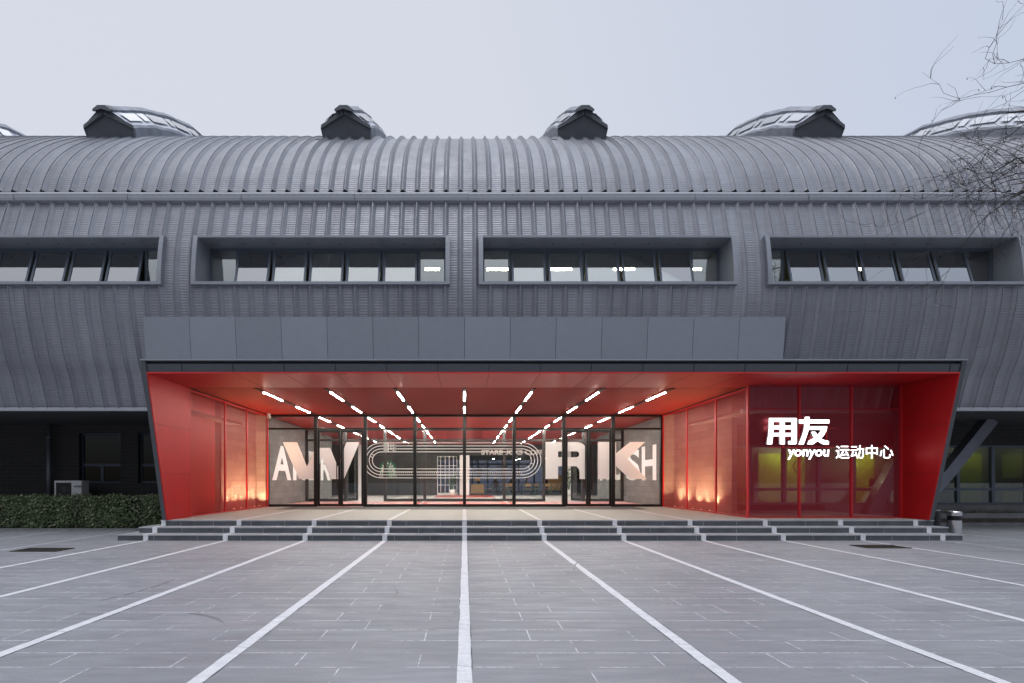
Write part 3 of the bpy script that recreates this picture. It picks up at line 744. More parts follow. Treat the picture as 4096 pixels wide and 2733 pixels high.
# red blank panel behind the first left screen, block walls behind the lit screens
bl = MB(); bl.box(-8.40, -8.36, 13.9, 16.2, .46, 4.16); bl.build('red_back_panel', M_red, can)
MB().box(-8.60, -8.46, 13.9, 16.74, .46, 4.16).build('side_wall_core', M_bulk, can)
bwall = empty('porch_block_wall', (0,17,.46), label='rough block wall lit from below behind the side screens of the porch', cat='wall')
q = MB(); q.box(-8.6, -8.42, 16.75, 19.5, .46, 4.16); q.build('wall', M_porchblock, bwall, uv=True)
q = MB(); q.box(8.46, 8.62, 15.3, 19.5, .46, 4.16); q.build('wall', M_porchblock, bwall, uv=True)
q = MB(); q.box(-8.62, -7.98, 19.5, 19.62, .46, 4.16); q.box(7.98, 8.62, 19.5, 19.62, .46, 4.16); q.build('return_wall', M_porchblock, bwall, uv=True)
nup = 0
for X, Y in [(-8.17, y) for y in (17.15, 17.7, 18.25, 18.8, 19.25)] + [(8.22, y) for y in (16.2, 16.8, 17.4, 18.3, 18.9)]:
    u = empty('uplight', (X, Y, .46), label='small round uplight set in the floor behind the red mesh side screen', cat='lamp', group='uplights behind the mesh screens')
    q = MB(); q.lathe((X, Y, .461), [(.055, 0), (.055, .05), (.04, .05)], 12); q.build('lamp_ring', M_steel, u)
    q = MB(); q.lathe((X, Y, .5115), [(.036, 0), (.036, .004)], 12); q.build('lamp_lens', M_upl, u)
    ld = bpy.data.lights.new('uplight_beam', 'SPOT'); ld.energy = 330; ld.spot_size = R(118); ld.spot_blend = 1.0; ld.color = (1, .62, .34); ld.shadow_soft_size = .03
    lo = bpy.data.objects.new('uplight_beam', ld); C.objects.link(lo); lo.location = (X, Y, .53)
    lo.rotation_euler = (R(180), R(6 if X < 0 else -6), 0)
    lo.parent = u; bpy.context.view_layer.update(); lo.matrix_parent_inverse = u.matrix_world.inverted()
# the big front screen that carries the sign
scr = empty('mesh_screen', (10.1, 13.6, .46), label='tall red expanded metal screen carrying the lit sign right of the entrance', cat='screen')
px_ = [7.95, 9.39, 10.85, 12.24]; SY = 13.56
for k, (a, b) in enumerate(zip(px_, px_[1:])):
    q = MB(); q.face([(a+.02, SY, .50), (b-.02, SY, .50), (b-.02, SY, 4.16), (a+.02, SY, 4.16)]); q.build('mesh_panel', M_mesh, scr, uv=True)
for x in px_:
    MB().box(x-.022, x+.022, SY-.03, SY+.05, .462, 4.165).build('post', M_redpost, scr)
q = MB(); q.box(7.97, 12.22, SY-.012, SY+.03, .463, .50); q.box(7.97, 12.22, SY+.01, SY+.04, 3.50, 3.53); q.build('rail', M_redpost, scr)

# ------------------------------------------------------------------ lit sign
sgn = empty('illuminated_sign', (10.3, 13.45, 2.4), label='glowing white sign lettering mounted on the red mesh screen', cat='sign')
ZY = 13.42
def q3(x, y): return (3000+x/2.614, 1500+y/2.614)
def strokes(name, polys):
    mb = MB()
    for k, pl in enumerate(polys):
        pts = [P(*q3(*p), ZY) for p in pl]
        pts = [(a, ZY-.0016*k, c) for a, b, c in pts]
        # counter-clockwise seen from the camera
        ar = sum(pts[i][0]*pts[(i+1) % len(pts)][2]-pts[(i+1) % len(pts)][0]*pts[i][2] for i in range(len(pts)))
        if ar < 0: pts = pts[::-1]
        mb.prism(pts, (0, .05+.0016*k, 0))
    return mb.build(name, M_sign, sgn)
strokes('character', [
    [(200,452),(480,452),(488,458),(488,490),(200,490)],
    [(198,455),(244,455),(244,560),(240,640),(230,725),(176,725),(190,640),(197,560)],
    [(436,455),(488,455),(488,705),(478,725),(400,725),(400,692),(436,692)],
    [(312,455),(362,455),(362,725),(312,725)],
    [(200,530),(486,530),(486,568),(200,568)],
    [(196,608),(486,608),(486,641),(192,641)]])
strokes('character', [
    [(513,468),(828,468),(828,506),(513,506)],
    [(574,440),(622,440),(620,510),(608,590),(588,650),(560,727),(508,727),(540,650),(562,580),(570,510)],
    [(590,538),(806,538),(800,574),(585,574)],
    [(752,540),(804,540),(795,590),(765,640),(715,685),(655,727),(600,727),(612,690),(670,660),(715,620),(742,580)],
    [(640,596),(680,596),(715,640),(760,678),(822,694),(822,727),(765,727),(700,690),(655,640)]])
cx, cy, cz = P(3150, 1825, ZY)
text_obj('lettering', 'yonyou', Matrix.Translation((cx, cy, cz)) @ FACE_CAM, M_sign, sgn, size=.385, extrude=.02, offset=.005, shear=.08, sx=1.0)
cx, cy, cz = P(3339, 1830, ZY)
text_obj('lettering', '运动中心', Matrix.Translation((cx, cy, cz)) @ FACE_CAM, M_sign, sgn, size=.405, extrude=.02, offset=.0)
q = MB(); q.box(8.5, 11.9, ZY+.062, ZY+.08, 2.42, 2.45); q.box(8.5, 10.4, ZY+.062, ZY+.08, 2.95, 2.98); q.box(8.9, 8.93, ZY+.08, SY-.01, 2.42, 2.98); q.box(10.1, 10.13, ZY+.08, SY-.01, 2.42, 2.98); q.box(11.5, 11.53, ZY+.08, SY-.01, 2.3, 2.45)
q.build('sign_rail', M_redpost, sgn)

# ------------------------------------------------------------------ glazed entrance wall
ent = empty('glazed_entrance', (0, GY, .46), label='black framed glass entrance wall with two double doors and white film lettering', cat='glass wall')
fr = MB(); FY0, FY1 = GY-.06, GY+.06
fr.box(-8, 8, FY0, FY1, 4.085, 4.16); fr.box(-8, 8, FY0+.002, FY1-.002, 3.565, 3.635)
for x in range(-8, 9, 2):
    wd = .065 if abs(x) < 8 else .055; xx = x + (.05 if x == -8 else (-.05 if x == 8 else 0))
    fr.box(xx-wd, xx+wd, FY0-.01, FY1+.01, .461, 4.084)
for a, b in ((-8,-6), (-4,-2), (-2,0), (0,2), (2,4), (6,8)): fr.box(a+.066, b-.066, FY0, FY1, .461, .56)
fr.build('frame', M_alu, ent, bevel=.004)
for a in range(-8, 8, 2):
    MB().box(a+.06, a+1.94, GY-.004, GY+.004, 3.63, 4.09).build('transom_pane', G_door, ent)
    if a not in (-6, 4): MB().box(a+.06, a+1.94, GY-.004, GY+.004, .555, 3.57).build('pane', G_door, ent)
for a in (-6, 4):
    for k, (x0, x1) in enumerate(((a+.075, a+.995), (a+1.005, a+1.925))):
        d = MB(); d.box(x0, x0+.085, GY-.03, GY+.03, .475, 3.55); d.box(x1-.085, x1, GY-.03, GY+.03, .475, 3.55)
        d.box(x0+.085, x1-.085, GY-.03, GY+.03, 3.45, 3.55); d.box(x0+.085, x1-.085, GY-.03, GY+.03, .475, .57)
        dd = d.build('door', M_alu, ent)
        MB().box(x0+.08, x1-.08, GY-.004, GY+.004, .565, 3.455).build('door_pane', G_door, dd)
        hx = x1-.13 if k == 0 else x0+.13
        h = MB(); h.tube([(hx, GY-.09, 1.15), (hx, GY-.09, 2.92)], .022, 8); h.tube([(hx, GY-.09, 1.3), (hx, GY-.02, 1.3)], .012, 6); h.tube([(hx, GY-.09, 2.75), (hx, GY-.02, 2.75)], .012, 6)
        h.build('handle', M_alu, dd)
# white film graphics on the glass
gl_y = GY-.012
def film(name, polys, mapf, m=M_whiteletter, y=gl_y, th=.003):
    mb = MB()
    for k, pl in enumerate(polys):
        pts = []
        for p in pl:
            a, b, c = P(*mapf(*p), y); pts.append((a, y-.0006*k, c))
        ar = sum(pts[i][0]*pts[(i+1) % len(pts)][2]-pts[(i+1) % len(pts)][0]*pts[i][2] for i in range(len(pts)))
        if ar < 0: pts = pts[::-1]
        mb.prism(pts, (0, th, 0))
    return mb.build(name, m, ent)
qa = lambda x, y: (1050+x/4.127, 1700+y/4.127)
film('film_letter', [[(335,285),(572,285),(735,690),(868,380),(1118,380),(1243,690),(1385,285),(1603,285),(1345,895),(1135,895),(985,550),(850,895),(605,895)]], qa)
qb = lambda x, y: (2200+x/2.24, 1450+y/2.24)
r_out = [(-40,713),(235,713),(275,718),(305,732),(322,760),(327,800),(327,900),(324,1045),(265,1045),(265,985),(258,955),(240,938),(215,931),(72,931),(72,1045),(-40,1045)]
# letter R: stem, top bar, bowl end, lower bar, leg
def arc(cx, cy, rx, ry, a0, a1, n=12): return [(cx+rx*math.cos(R(a0+(a1-a0)*k/n)), cy+ry*math.sin(R(a0+(a1-a0)*k/n))) for k in range(n+1)]
film('film_letter', [
    [(-40,713),(72,713),(72,1045),(-40,1045)],
    [(70,713),(240,713),(240,797),(70,797)],
    [(70,850),(240,850),(240,931),(70,931)],
    arc(235,797,95,84,-90,0)+[(330,850)]+arc(235,850,30,-0.01,0,0,1)[:0]+[(262,850)]+arc(235,823.5,27,26.5,70,-70,8)+[(235,797)],
    [(238,850),(330,820),(330,1045),(265,1045),(265,985),(258,955),(238,931)]], qb)
film('film_letter', [
    [(430,713),(592,713),(592,1045),(430,1045)],
    [(588,818),(718,713),(855,713),(690,862),(865,1045),(715,1045),(588,925)]], qb)
# running track drawing
trk = MB(); TH = .0022
def line_px(pts, wpx, k=0):
    P3 = [P(a, b, gl_y) for a, b in pts]; wd = wpx*gl_y/F/2
    L_, R_ = [], []
    for i, p in enumerate(P3):
        a = Vector(P3[max(i-1,0)]); b = Vector(P3[min(i+1, len(P3)-1)]); t = (b-a).normalized(); n = Vector((-t.z, 0, t.x))
        L_.append(Vector(p)+n*wd+Vector((0,-.0008*k,0))); R_.append(Vector(p)-n*wd+Vector((0,-.0008*k,0)))
    for i in range(len(P3)-1):
        trk.prism([R_[i], R_[i+1], L_[i+1], L_[i]], (0, TH, 0))
vc = 1842; rr = (70, 58, 46, 34)
for r_ in rr:
    rx = r_*1.07
    left = [(1526+rx*math.cos(R(a)), vc+r_*math.sin(R(a))) for a in range(90, 271, 9)]
    right = [(2089+rx*math.cos(R(a)), vc+r_*math.sin(R(a))) for a in range(-90, 91, 9)]
    line_px(left+right+[left[0]], 2.6)
for u in (1553.6, 1572.7): line_px([(u, 1774), (u, 1807)], 2.4, 2)
for v0 in (1777, 1789, 1801):
    for k in range(5): line_px([(1536+k*3.6, v0-2.5), (1536+k*3.6, v0+3.5)], 1.6, 2)
for a, b in ((20,1),(50,1),(-35,1),(200,0),(215,0)):
    c = 2089 if b else 1526
    line_px([(c+46*1.07*math.cos(R(a)), vc+46*math.sin(R(a))), (c+34*1.07*math.cos(R(a)), vc+34*math.sin(R(a)))], 2.2, 2)
for k in range(62):
    u = 1580+k*8.3
    if u < 2090: line_px([(u, 1889), (u, 1894)], 1.8, 2)
trk.build('track_drawing', M_whiteletter, ent)
for s_, u, v, sz in (('START', 1560.5, 1776.5, .085), ('1', 1578, 1776.5, .075), ('2', 1578, 1788.5, .075), ('3', 1578, 1800.5, .075)):
    a, b, c = P(u, v, gl_y)
    text_obj('film_text', s_, Matrix.Translation((a, gl_y-.003, c)) @ FACE_CAM @ Matrix.Rotation(R(-90), 4, 'Z'), M_whiteletter, ent, size=sz, extrude=.001, offset=.002)

# security camera by the top left corner
cc = empty('security_camera', (-7.7, 19.0, 4.1), label='small white security camera under the porch ceiling at the left end of the glass', cat='camera')
MB().lathe((-7.72, 19.1, 4.06), [(.06,0),(.06,.1)], 16).build('camera_mount', M_white, cc)
q = MB(); q.lathe((-7.72, 19.1, 3.97), [(.02,0),(.055,.02),(.075,.06),(.07,.09)], 16); q.build('camera_dome', M_white, cc, smooth=True)
MB().lathe((-7.70, 19.03, 3.98), [(.025,0),(.03,.03)], 10).build('camera_lens', M_darker, cc)

# ------------------------------------------------------------------ ceiling light tracks
def track(x):
    t = empty('light_track', (x, 19, 4.13), label={0:'middle track of white light bars on the red ceiling, running straight away',2:'track of white ceiling bars first to the right of the middle one',-2:'track of white ceiling bars first to the left of the middle one',4:'track of white ceiling bars second to the right of the middle one',-4:'track of white ceiling bars second to the left of the middle one',6:'outermost track of white ceiling bars on the right',-6:'outermost track of white ceiling bars on the left'}[x],
              cat='ceiling light', group='light tracks on the entrance ceiling')
    MB().box(x-.055, x+.055, 13.9, 19.45, 4.145, 4.163).build('track_body', M_darker, t)
    MB().box(x-.055, x+.055, 19.6, 35.0, 4.125, 4.143).build('track_body', M_darker, t)
    y = 14.46; k = 0
    while y < 34:
        y2 = y+1.45
        if not (y < 19.6 < y2):
            MB().box(x-.025, x+.025, y, y2, 4.118 if y > 19.6 else 4.135, 4.124 if y > 19.6 else 4.144).build('light_bar', M_strip if y < 19.5 else M_strip2, t)
        y += 2.80; k += 1
for x in (-6,-4,-2,0,2,4,6): track(x)

# ------------------------------------------------------------------ lobby
ceil = MB(); ceil.box(-13, 13, 19.6, 35.2, 4.146, 4.19); ceil.build('lobby_ceiling', M_redceil, kind='structure')
lf = MB(); lf.box(-14, 14, 19.46, 34.8, .40, .460); lf.build('lobby_floor', M_floor, kind='structure')
cfz = MB(); cfz.box(-14, 14, 34.8, 44.4, .40, .459); cfz.build('cafe_floor', M_cafe, kind='structure')
rf = MB(); rf.box(-7.95, 7.95, 19.62, 23.9, .4602, .464); rf.build('red_lobby_paint', M_redfloor, kind='structure')
rf = MB(); rf.box(-2.05, 2.05, 30.5, 34.6, .4602, .464); rf.build('red_lane_paint', M_redfloor, kind='structure')
def fline(pts, wd, z=.468, m=None, name='floor_line'):
    mb = MB()
    for i in range(len(pts)-1):
        a, b = Vector((*pts[i], z)), Vector((*pts[i+1], z)); t = (b-a).normalized(); n = Vector((-t.y, t.x, 0))*wd/2
        mb.face([a-n, b-n, b+n, a+n])
    return mb.build(name, m or M_white, kind='structure')
for x in (-6,-4,-2,0,2,4,6):
    fline([(x, 19.7), (x, 34)], .10)
for k, y in enumerate((20.4, 21.3, 22.2, 23.1)):
    for a in range(-8, 8, 2): fline([(a+.25, y), (a+1.75, y)], .28, .4665+.0003*(k % 2))
for xc in (-6.5, 6.0):
    fline([(xc+3.0*math.cos(R(a)), 30+3.6*math.sin(R(a))) for a in range(0, 361, 12)], .09, .4715)
fline([(-2.1, 32), (-2.1, 24), (2.1, 24), (2.1, 32)], .07, .4745)
lw = empty('lobby_wall', (0, 25, .46), label='grey block side walls of the lobby painted with large white words', cat='wall')
q = MB(); q.box(-8.6, -8.02, 19.63, 29.2, .46, 4.14); q.build('wall', M_block, lw, uv=True)
q = MB(); q.box(8.02, 8.6, 19.63, 29.2, .46, 4.14); q.build('wall', M_block, lw, uv=True)
def wall_letter(ch, X, y0, y1, s_):
    # letters 1.5 m tall and about 2 m wide painted on the side walls
    mt = Matrix.Translation((X, y0, 1.53)) @ Matrix.Rotation(R(90), 4, 'Z') @ Matrix.Rotation(R(90), 4, 'X') if s_ > 0 else \
         Matrix.Translation((X, y1, 1.53)) @ Matrix.Rotation(R(-90), 4, 'Z') @ Matrix.Rotation(R(90), 4, 'X')
    o = text_obj('painted_letter', ch, Matrix.Identity(4), M_whiteletter, None, size=1, extrude=.002, offset=.025)
    me = o.data; xs = [v.co.x for v in me.vertices]; ys = [v.co.y for v in me.vertices]
    x0, x1, b0, b1 = min(xs), max(xs), min(ys), max(ys)
    me.transform(Matrix.Diagonal(((y1-y0)/(x1-x0), 1.5/(b1-b0), 1, 1)) @ Matrix.Translation((-x0, -b0, 0)))
    me.transform(mt)
    o.parent = lw; o.matrix_parent_inverse = lw.matrix_world.inverted()
bpy.context.view_layer.update()
for ch, a, b in (('A', 20.15, 22.35), ('R', 22.6, 24.45), ('D', 24.7, 26.75), ('R', 26.95, 28.95)): wall_letter(ch, -8.012, a, b, 1)
for ch, a, b in (('H', 20.2, 21.85), ('S', 22.1, 24.0), ('U', 24.3, 26.3), ('R', 26.6, 28.6)): wall_letter(ch, 8.012, a, b, -1)

# inner glazed screen of the draught lobby
IY = 24.4
ins = empty('inner_glass_screen', (0, IY, .46), label='dark framed inner glass screen across the lobby behind the entrance', cat='glass wall')
q = MB(); q.box(-8, 8, IY-.05, IY+.05, 4.04, 4.12); q.box(-8, 8, IY-.048, IY+.048, 3.50, 3.60)
for x in (-7.95, -6.0, -4.0, -2.0, 2.0, 4.0, 6.0, 7.95): q.box(x-.075, x+.075, IY-.055, IY+.055, .466, 4.039)
for a, b in ((-7.9,-6.05), (-3.95,-2.05), (-1.95,1.95), (2.05,3.95), (6.05,7.9)): q.box(a+.03, b-.03, IY-.047, IY+.047, .466, .60)
q.build('frame', mat('bronze_aluminium', (.03, .027, .025), .4, .2), ins)
for a, b in ((-7.9,-6.05), (-3.95,-2.05), (-1.95,1.95), (2.05,3.95), (6.05,7.9)): MB().box(a, b, IY-.003, IY+.003, .6, 3.5).build('pane', G_door, ins)
for x in (-7,-5,-3,0,3,5,7): MB().box(x-.9, x+.9, IY-.003, IY+.003, 3.6, 4.04).build('transom_pane', G_door, ins)
for x, an in ((-5.95, 68), (5.95, 112)):           # door leaves standing open inwards
    c_, s_ = math.cos(R(an)), math.sin(R(an))
    def T(a, d, z): return (x+a*c_-d*s_, IY+.08+a*s_+d*c_, z)
    def bx(mb, a0, a1, z0, z1): mb.hexa([T(a0,-.025,z0), T(a1,-.025,z0), T(a1,.025,z0), T(a0,.025,z0), T(a0,-.025,z1), T(a1,-.025,z1), T(a1,.025,z1), T(a0,.025,z1)])
    d = MB(); bx(d, 0, .09, .48, 3.48); bx(d, .86, .95, .48, 3.48); bx(d, .09, .86, .48, .62); bx(d, .09, .86, 3.38, 3.48)
    dd = d.build('open_door', M_alu, ins)
    g_ = MB(); g_.hexa([T(.09,-.003,.62), T(.86,-.003,.62), T(.86,.003,.62), T(.09,.003,.62), T(.09,-.003,3.38), T(.86,-.003,3.38), T(.86,.003,3.38), T(.09,.003,3.38)]); g_.build('door_pane', G_door, dd)

# back of the lobby: columns, bulkhead with shop sign, dark wall, grid screens, rear glazing
for x, lab in ((-7.55, 'white square column at the left side of the lobby'), (0, 'white square column in the middle of the lobby end'), (7.7, 'white column beside the right hand potted plant')):
    co = MB(); co.box(x-.35, x+.35, 34.65, 35.15, .461, 3.34 if x == 0 else 4.12); o = co.build('column', M_white, origin=(x, 34.9, .461), label=lab, cat='column', bevel=.01)
bk = empty('coffee_shop', (0, 35.3, .46), label='dark cafe front with white lettering and perforated boards at the lobby end', cat='shop')
MB().box(-13, 13, 35.2, 35.6, 3.36, 4.145).build('bulkhead', M_bulk, bk)
MB().box(-13, 13, 35.61, 44.2, 3.38, 3.5).build('cafe_ceiling', M_bulk, bk)
text_obj('cafe_lettering', 'STARBUCKS COFFEE', Matrix.Translation((1.22, 35.14, 3.42)) @ FACE_CAM, M_whiteletter, bk, size=.46, extrude=.03, offset=.018, sx=1.2)
q = MB(); q.box(-13, -7.95, 35.25, 35.35, .46, 3.355); q.box(-7.15, -3.2, 35.25, 35.35, .46, 3.355); q.build('dark_wall', mat('charcoal_wall', (.022, .021, .021), .6, 0, .25, .9), bk)
q = MB(); q.box(-3.19, -1.98, 35.27, 35.33, .46, 3.355); q.build('perforated_board', M_peg, bk, uv=True)
q = MB(); q.box(8.1, 13, 35.25, 35.35, .46, 3.355); q.build('dark_wall', M_bulk, bk)
# round green emblem with white rays and wavy strands
em = MB(); em.tube([(-5.57, 35.20, 2.36), (-5.57, 35.16, 2.36)], .62, 32); lo_ = em.build('round_emblem', M_logo, bk)
wv = MB()
for k in range(-4, 5):
    if k == 0: continue
    pts = [( -5.57+k*.075+.03*math.sin(j*1.3+k)*(1 if k > 0 else -1)+ k*.012*j, 0, 2.62-.125*j) for j in range(8)]
    for a, b in zip(pts, pts[1:]): wv.prism([(a[0]-.02, 35.155, a[2]), (a[0]+.02, 35.155, a[2]), (b[0]+.02, 35.155, b[2]), (b[0]-.02, 35.155, b[2])][::-1], (0,-.01,0))
for an in (90, 62, 118, 35, 145, 10, 170, -12, 192):
    c_, s_ = math.cos(R(an)), math.sin(R(an)); r0, r1 = .36, .53
    ctr = Vector((-5.57, 35.155, 2.36)); d = Vector((c_, 0, s_)); n = Vector((-s_, 0, c_))
    wv.prism([ctr+d*r0-n*.06, ctr+d*r0+n*.06, ctr+d*r1], (0,-.01,0))
wv.build('emblem_marks', M_whiteletter, bk)
# white lattice screens
q = MB()
for x in (-1.95, -1.72, -1.40, -1.10, -.80, -.55): q.box(x-.022, x+.022, 35.0, 35.04, .60, 3.3)
for z in (.6, 1.2, 1.9, 2.6, 3.25): q.box(-1.95, -.55, 35.002, 35.038, z-.02, z+.02)
q.box(-1.97, -.5, 34.95, 35.06, .461, .62)
q.build('lattice_screen', M_white, None, label='white metal lattice screen between the perforated board and the middle column', cat='screen')
rg = empty('rear_glazing', (4, 44, .46), label='dark framed rear glass wall of the cafe facing the dusk outside', cat='glass wall')
q = MB(); q.box(-14, 14, 44.2, 44.32, 2.95, 3.1); q.box(-14, 14, 44.2, 44.32, .46, .62); q.box(-14, 14, 44.2, 44.32, 3.38, 3.6)
for k in range(20): x = -13.5+k*1.42; q.box(x-.07, x+.07, 44.19, 44.33, .47, 3.4)
q.build('frame', M_alu, rg)
MB().box(-14, 14, 44.255, 44.262, .6, 3.4).build('pane', G_back, rg)
q = MB(); q.box(-14.3, -14, 19.6, 44.4, .4, 4.2); q.box(14, 14.3, 19.6, 44.4, .4, 4.2); q.build('hall_inner_wall', M_bulk, hall)
q = MB(); q.box(XL, -14, 44.3, 44.5, 0, 3.7); q.box(14, XR, 44.3, 44.5, 0, 3.7); q.box(-14, 14, 44.3, 44.5, 3.6, 4.5); q.box(-14, 14, 44.34, 44.5, 0, .46); q.build('rear_wall', M_brick, hall, uv=True)

# potted plants
def plant(x, y, h, label):
    t = empty('potted_plant', (x, y, .461), label=label, cat='plant', group='potted plants in the lobby')
    MB().lathe((x, y, .461), [(.14,0),(.19,.1),(.21,.42),(.19,.42),(.18,.38)], 20).build('pot', M_white, t, smooth=True)
    st = MB(); lv = MB(); r_ = random.Random(int(x*10))
    for k in range(16):
        an = r_.uniform(0, 6.28); sp = r_.uniform(.1, .5); hh = h*r_.uniform(.45, 1)
        base = Vector((x, y, .85)); tip = Vector((x+sp*math.cos(an), y+sp*math.sin(an), .85+hh))
        mid = base.lerp(tip, .5)+Vector((0,0,.1)); st.tube([base, mid, tip], [.012,.01,.006], 5)
        for j in range(3):
            c = base.lerp(tip, .55+.2*j); d = Vector((math.cos(an+r_.uniform(-1,1)), math.sin(an+r_.uniform(-1,1)), r_.uniform(.1,.9))).normalized()
            ln = r_.uniform(.3,.5); sd_ = d.cross(Vector((0,0,1))).normalized()*.07
            lv.face([c, c+d*ln*.4+sd_, c+d*ln+Vector((0,0,-.06)), c+d*ln*.4-sd_])
    st.build('stems', M_green, t); lv.build('leaves', M_plant, t)
plant(-.85, 34.3, 1.25, 'leafy plant in a white pot left of the middle column')
plant(7.05, 32.6, 1.55, 'tall broad leaved plant in a pale pot behind the right hand doors')

# cafe furniture
def part_box(mb_args, name, m, t):
    q = MB()
    for a in mb_args: q.box(*a)
    return q.build(name, m, t)
def chair():
    t = empty('cafe_chair', (0,0,0), cat='chair', group='chairs in the cafe')
    part_box([(-.22,.22,-.22,.22,.43,.46)], 'seat', M_wood, t); part_box([(-.22,.22,.2,.225,.62,.84)], 'backrest', M_wood, t)
    for x in (-.21,.21):
        q = MB(); q.hexa([(x-.015,-.30,0),(x+.015,-.30,0),(x+.015,-.26,0),(x-.015,-.26,0),(x-.015,-.2,.43),(x+.015,-.2,.43),(x+.015,-.14,.43),(x-.015,-.14,.43)]); q.build('leg', M_green, t)
        q = MB(); q.hexa([(x-.015,.32,0),(x+.015,.32,0),(x+.015,.36,0),(x-.015,.36,0),(x-.015,.14,.86),(x+.015,.14,.86),(x+.015,.22,.86),(x-.015,.22,.86)]); q.build('leg', M_green, t)
    return t
def table():
    t = empty('cafe_table', (0,0,0), cat='table', group='tables in the cafe')
    part_box([(-.7,.7,-.38,.38,.71,.745)], 'tabletop', M_wood, t)
    for x in (-.6,.6):
        for y in (-.3,.3): part_box([(x-.025,x+.025,y-.025,y+.025,0,.71)], 'leg', M_darker, t)
    return t
c0 = chair(); t0 = table()
CH = [(3.0,36.2,.2,'facing the column side, nearest the middle of the cafe'), (3.45,36.35,-.3,'right beside the nearest chair, turned slightly'), (4.75,36.3,0,'at the near side of the middle table'),
      (5.3,36.5,.5,'at the right end of the middle table'), (6.2,36.2,0,'at the near left of the right table'), (6.65,36.4,.2,'at the near right of the right table'),
      (3.2,38.3,3.1,'behind the left table facing the lobby'), (5.0,38.3,3.1,'behind the middle table'), (1.9,37.6,1.6,'beside the wooden cabinet')]
for i, (x, y, rz, lab) in enumerate(CH):
    c = c0 if i == 0 else copy_tree(c0)
    c.location = (x, y, .461); c.rotation_euler = (0,0,rz+math.pi); c['label'] = 'green legged wooden cafe chair ' + lab
for i, (x, lab) in enumerate(((3.3,'on the left, nearest the cabinet'), (5.0,'in the middle of the cafe'), (6.9,'on the right, next to the wooden panel'))):
    c = t0 if i == 0 else copy_tree(t0)
    c.location = (x, 37.3, .461); c['label'] = 'wooden cafe table with dark legs ' + lab
cb = empty('cabinet', (1.0, 36, .46), label='low wooden cabinet with a lamp on it right of the middle column', cat='cabinet')
part_box([(.45,1.45,35.8,36.3,.56,1.25)], 'body', M_wood, cb); part_box([(.5,1.4,35.85,36.25,.461,.56)], 'plinth', M_darker, cb)
part_box([(.949,.953,35.796,35.80,.6,1.2)], 'door_joint', M_darker, cb)
dl = empty('table_lamp', (.95,36,1.25), label='small brown shaded lamp on the cabinet in the cafe', cat='lamp')
MB().tube([(.95,36.05,1.2505),(.95,36.05,1.5)], .015, 6).build('stem', M_darker, dl); part_box([(.72,1.18,35.9,36.2,1.5,1.72)], 'lamp_shade', M_wood, dl)
for i, (x, y) in enumerate(((2.2, 37.0), (4.2, 37.0), (6.2, 37.0), (4.2, 39.5))):
    cl_ = empty('ceiling_spot', (x, y, 3.3), label='small round ceiling spot over the cafe, ' + ('nearest the middle column', 'in the middle of the front row', 'at the right of the front row', 'farther back')[i], cat='lamp', group='ceiling spots in the cafe')
    MB().lathe((x, y, 3.20), [(.09, 0), (.09, .175)], 14).build('spot_body', M_darker, cl_); MB().lathe((x, y, 3.19), [(.075, 0), (.075, .009)], 14).build('spot_lens', M_spot, cl_)
wp = MB(); wp.box(6.95, 8.1, 40.2, 40.35, .70, 2.0); wp.build('wood_panel', M_wood, None, label='light timber panel standing behind the cafe tables', cat='panel')
# seated people
def person(x, y, rz, cloth, lab, lean_=.1):
    def build(name, pts, edges_, rad, m):
        me = bpy.data.meshes.new(name); me.from_pydata(pts, edges_, []); o = bpy.data.objects.new(name, me); C.objects.link(o)
        sk_ = o.modifiers.new('skin', 'SKIN'); o.modifiers.new('sub', 'SUBSURF').levels = 1; o.modifiers['sub'].render_levels = 1
        for v, r_ in zip(me.skin_vertices[0].data, rad): v.radius = (r_, r_)
        me.skin_vertices[0].data[0].use_root = True; me.materials.append(m); return o
    pts = [(0,0,.52),(0,-.02,.75),(0,-lean_,.98),(0,-lean_-.03,1.10),(0,-lean_-.06,1.20),(0,-lean_-.07,1.30)]
    ed = [(0,1),(1,2),(2,3),(3,4),(4,5)]; rad = [.15,.14,.16,.06,.085,.08]
    for s_ in (-1,1):
        b = len(pts); pts += [(s_*.1,-.05,.50),(s_*.12,-.42,.50),(s_*.12,-.44,.10),(s_*.12,-.56,.05)]
        ed += [(0,b),(b,b+1),(b+1,b+2),(b+2,b+3)]; rad += [.09,.065,.045,.04]
        b = len(pts); pts += [(s_*.19,-lean_,1.0),(s_*.24,-lean_-.05,.78),(s_*.16,-lean_-.28,.76),(s_*.12,-lean_-.36,.78)]
        ed += [(2,b),(b,b+1),(b+1,b+2),(b+2,b+3)]; rad += [.06,.045,.035,.03]
    o = build('person', pts, ed, rad, cloth); o.location = (x, y, .461); o.rotation_euler = (0,0,rz); tag(o, lab, 'person')
    hf = MB(); hf.lathe((0,-lean_-.075,1.165), [(.02,0),(.06,.02),(.075,.08),(.07,.15),(.03,.19)], 12); f = hf.build('face', M_skinp, o, smooth=True); f.matrix_parent_inverse = Matrix(); f.location = (0,-.02,0)
    hr = MB(); hr.lathe((0,-lean_-.05,1.25), [(.09,0),(.1,.05),(.085,.1),(.03,.13)], 12); h = hr.build('hair', M_black, o, smooth=True); h.matrix_parent_inverse = Matrix()
person(3.65, 38.2, .3, M_black, 'person in dark clothes seated at the back of the cafe, leaning over a table', .16)
person(4.65, 37.2, 1.4, M_brownc, 'person in a brown jacket seated sideways at a cafe table')
person(2.55, 39.4, -.2, M_brownc, 'small figure seated far back in the cafe by the rear glass')

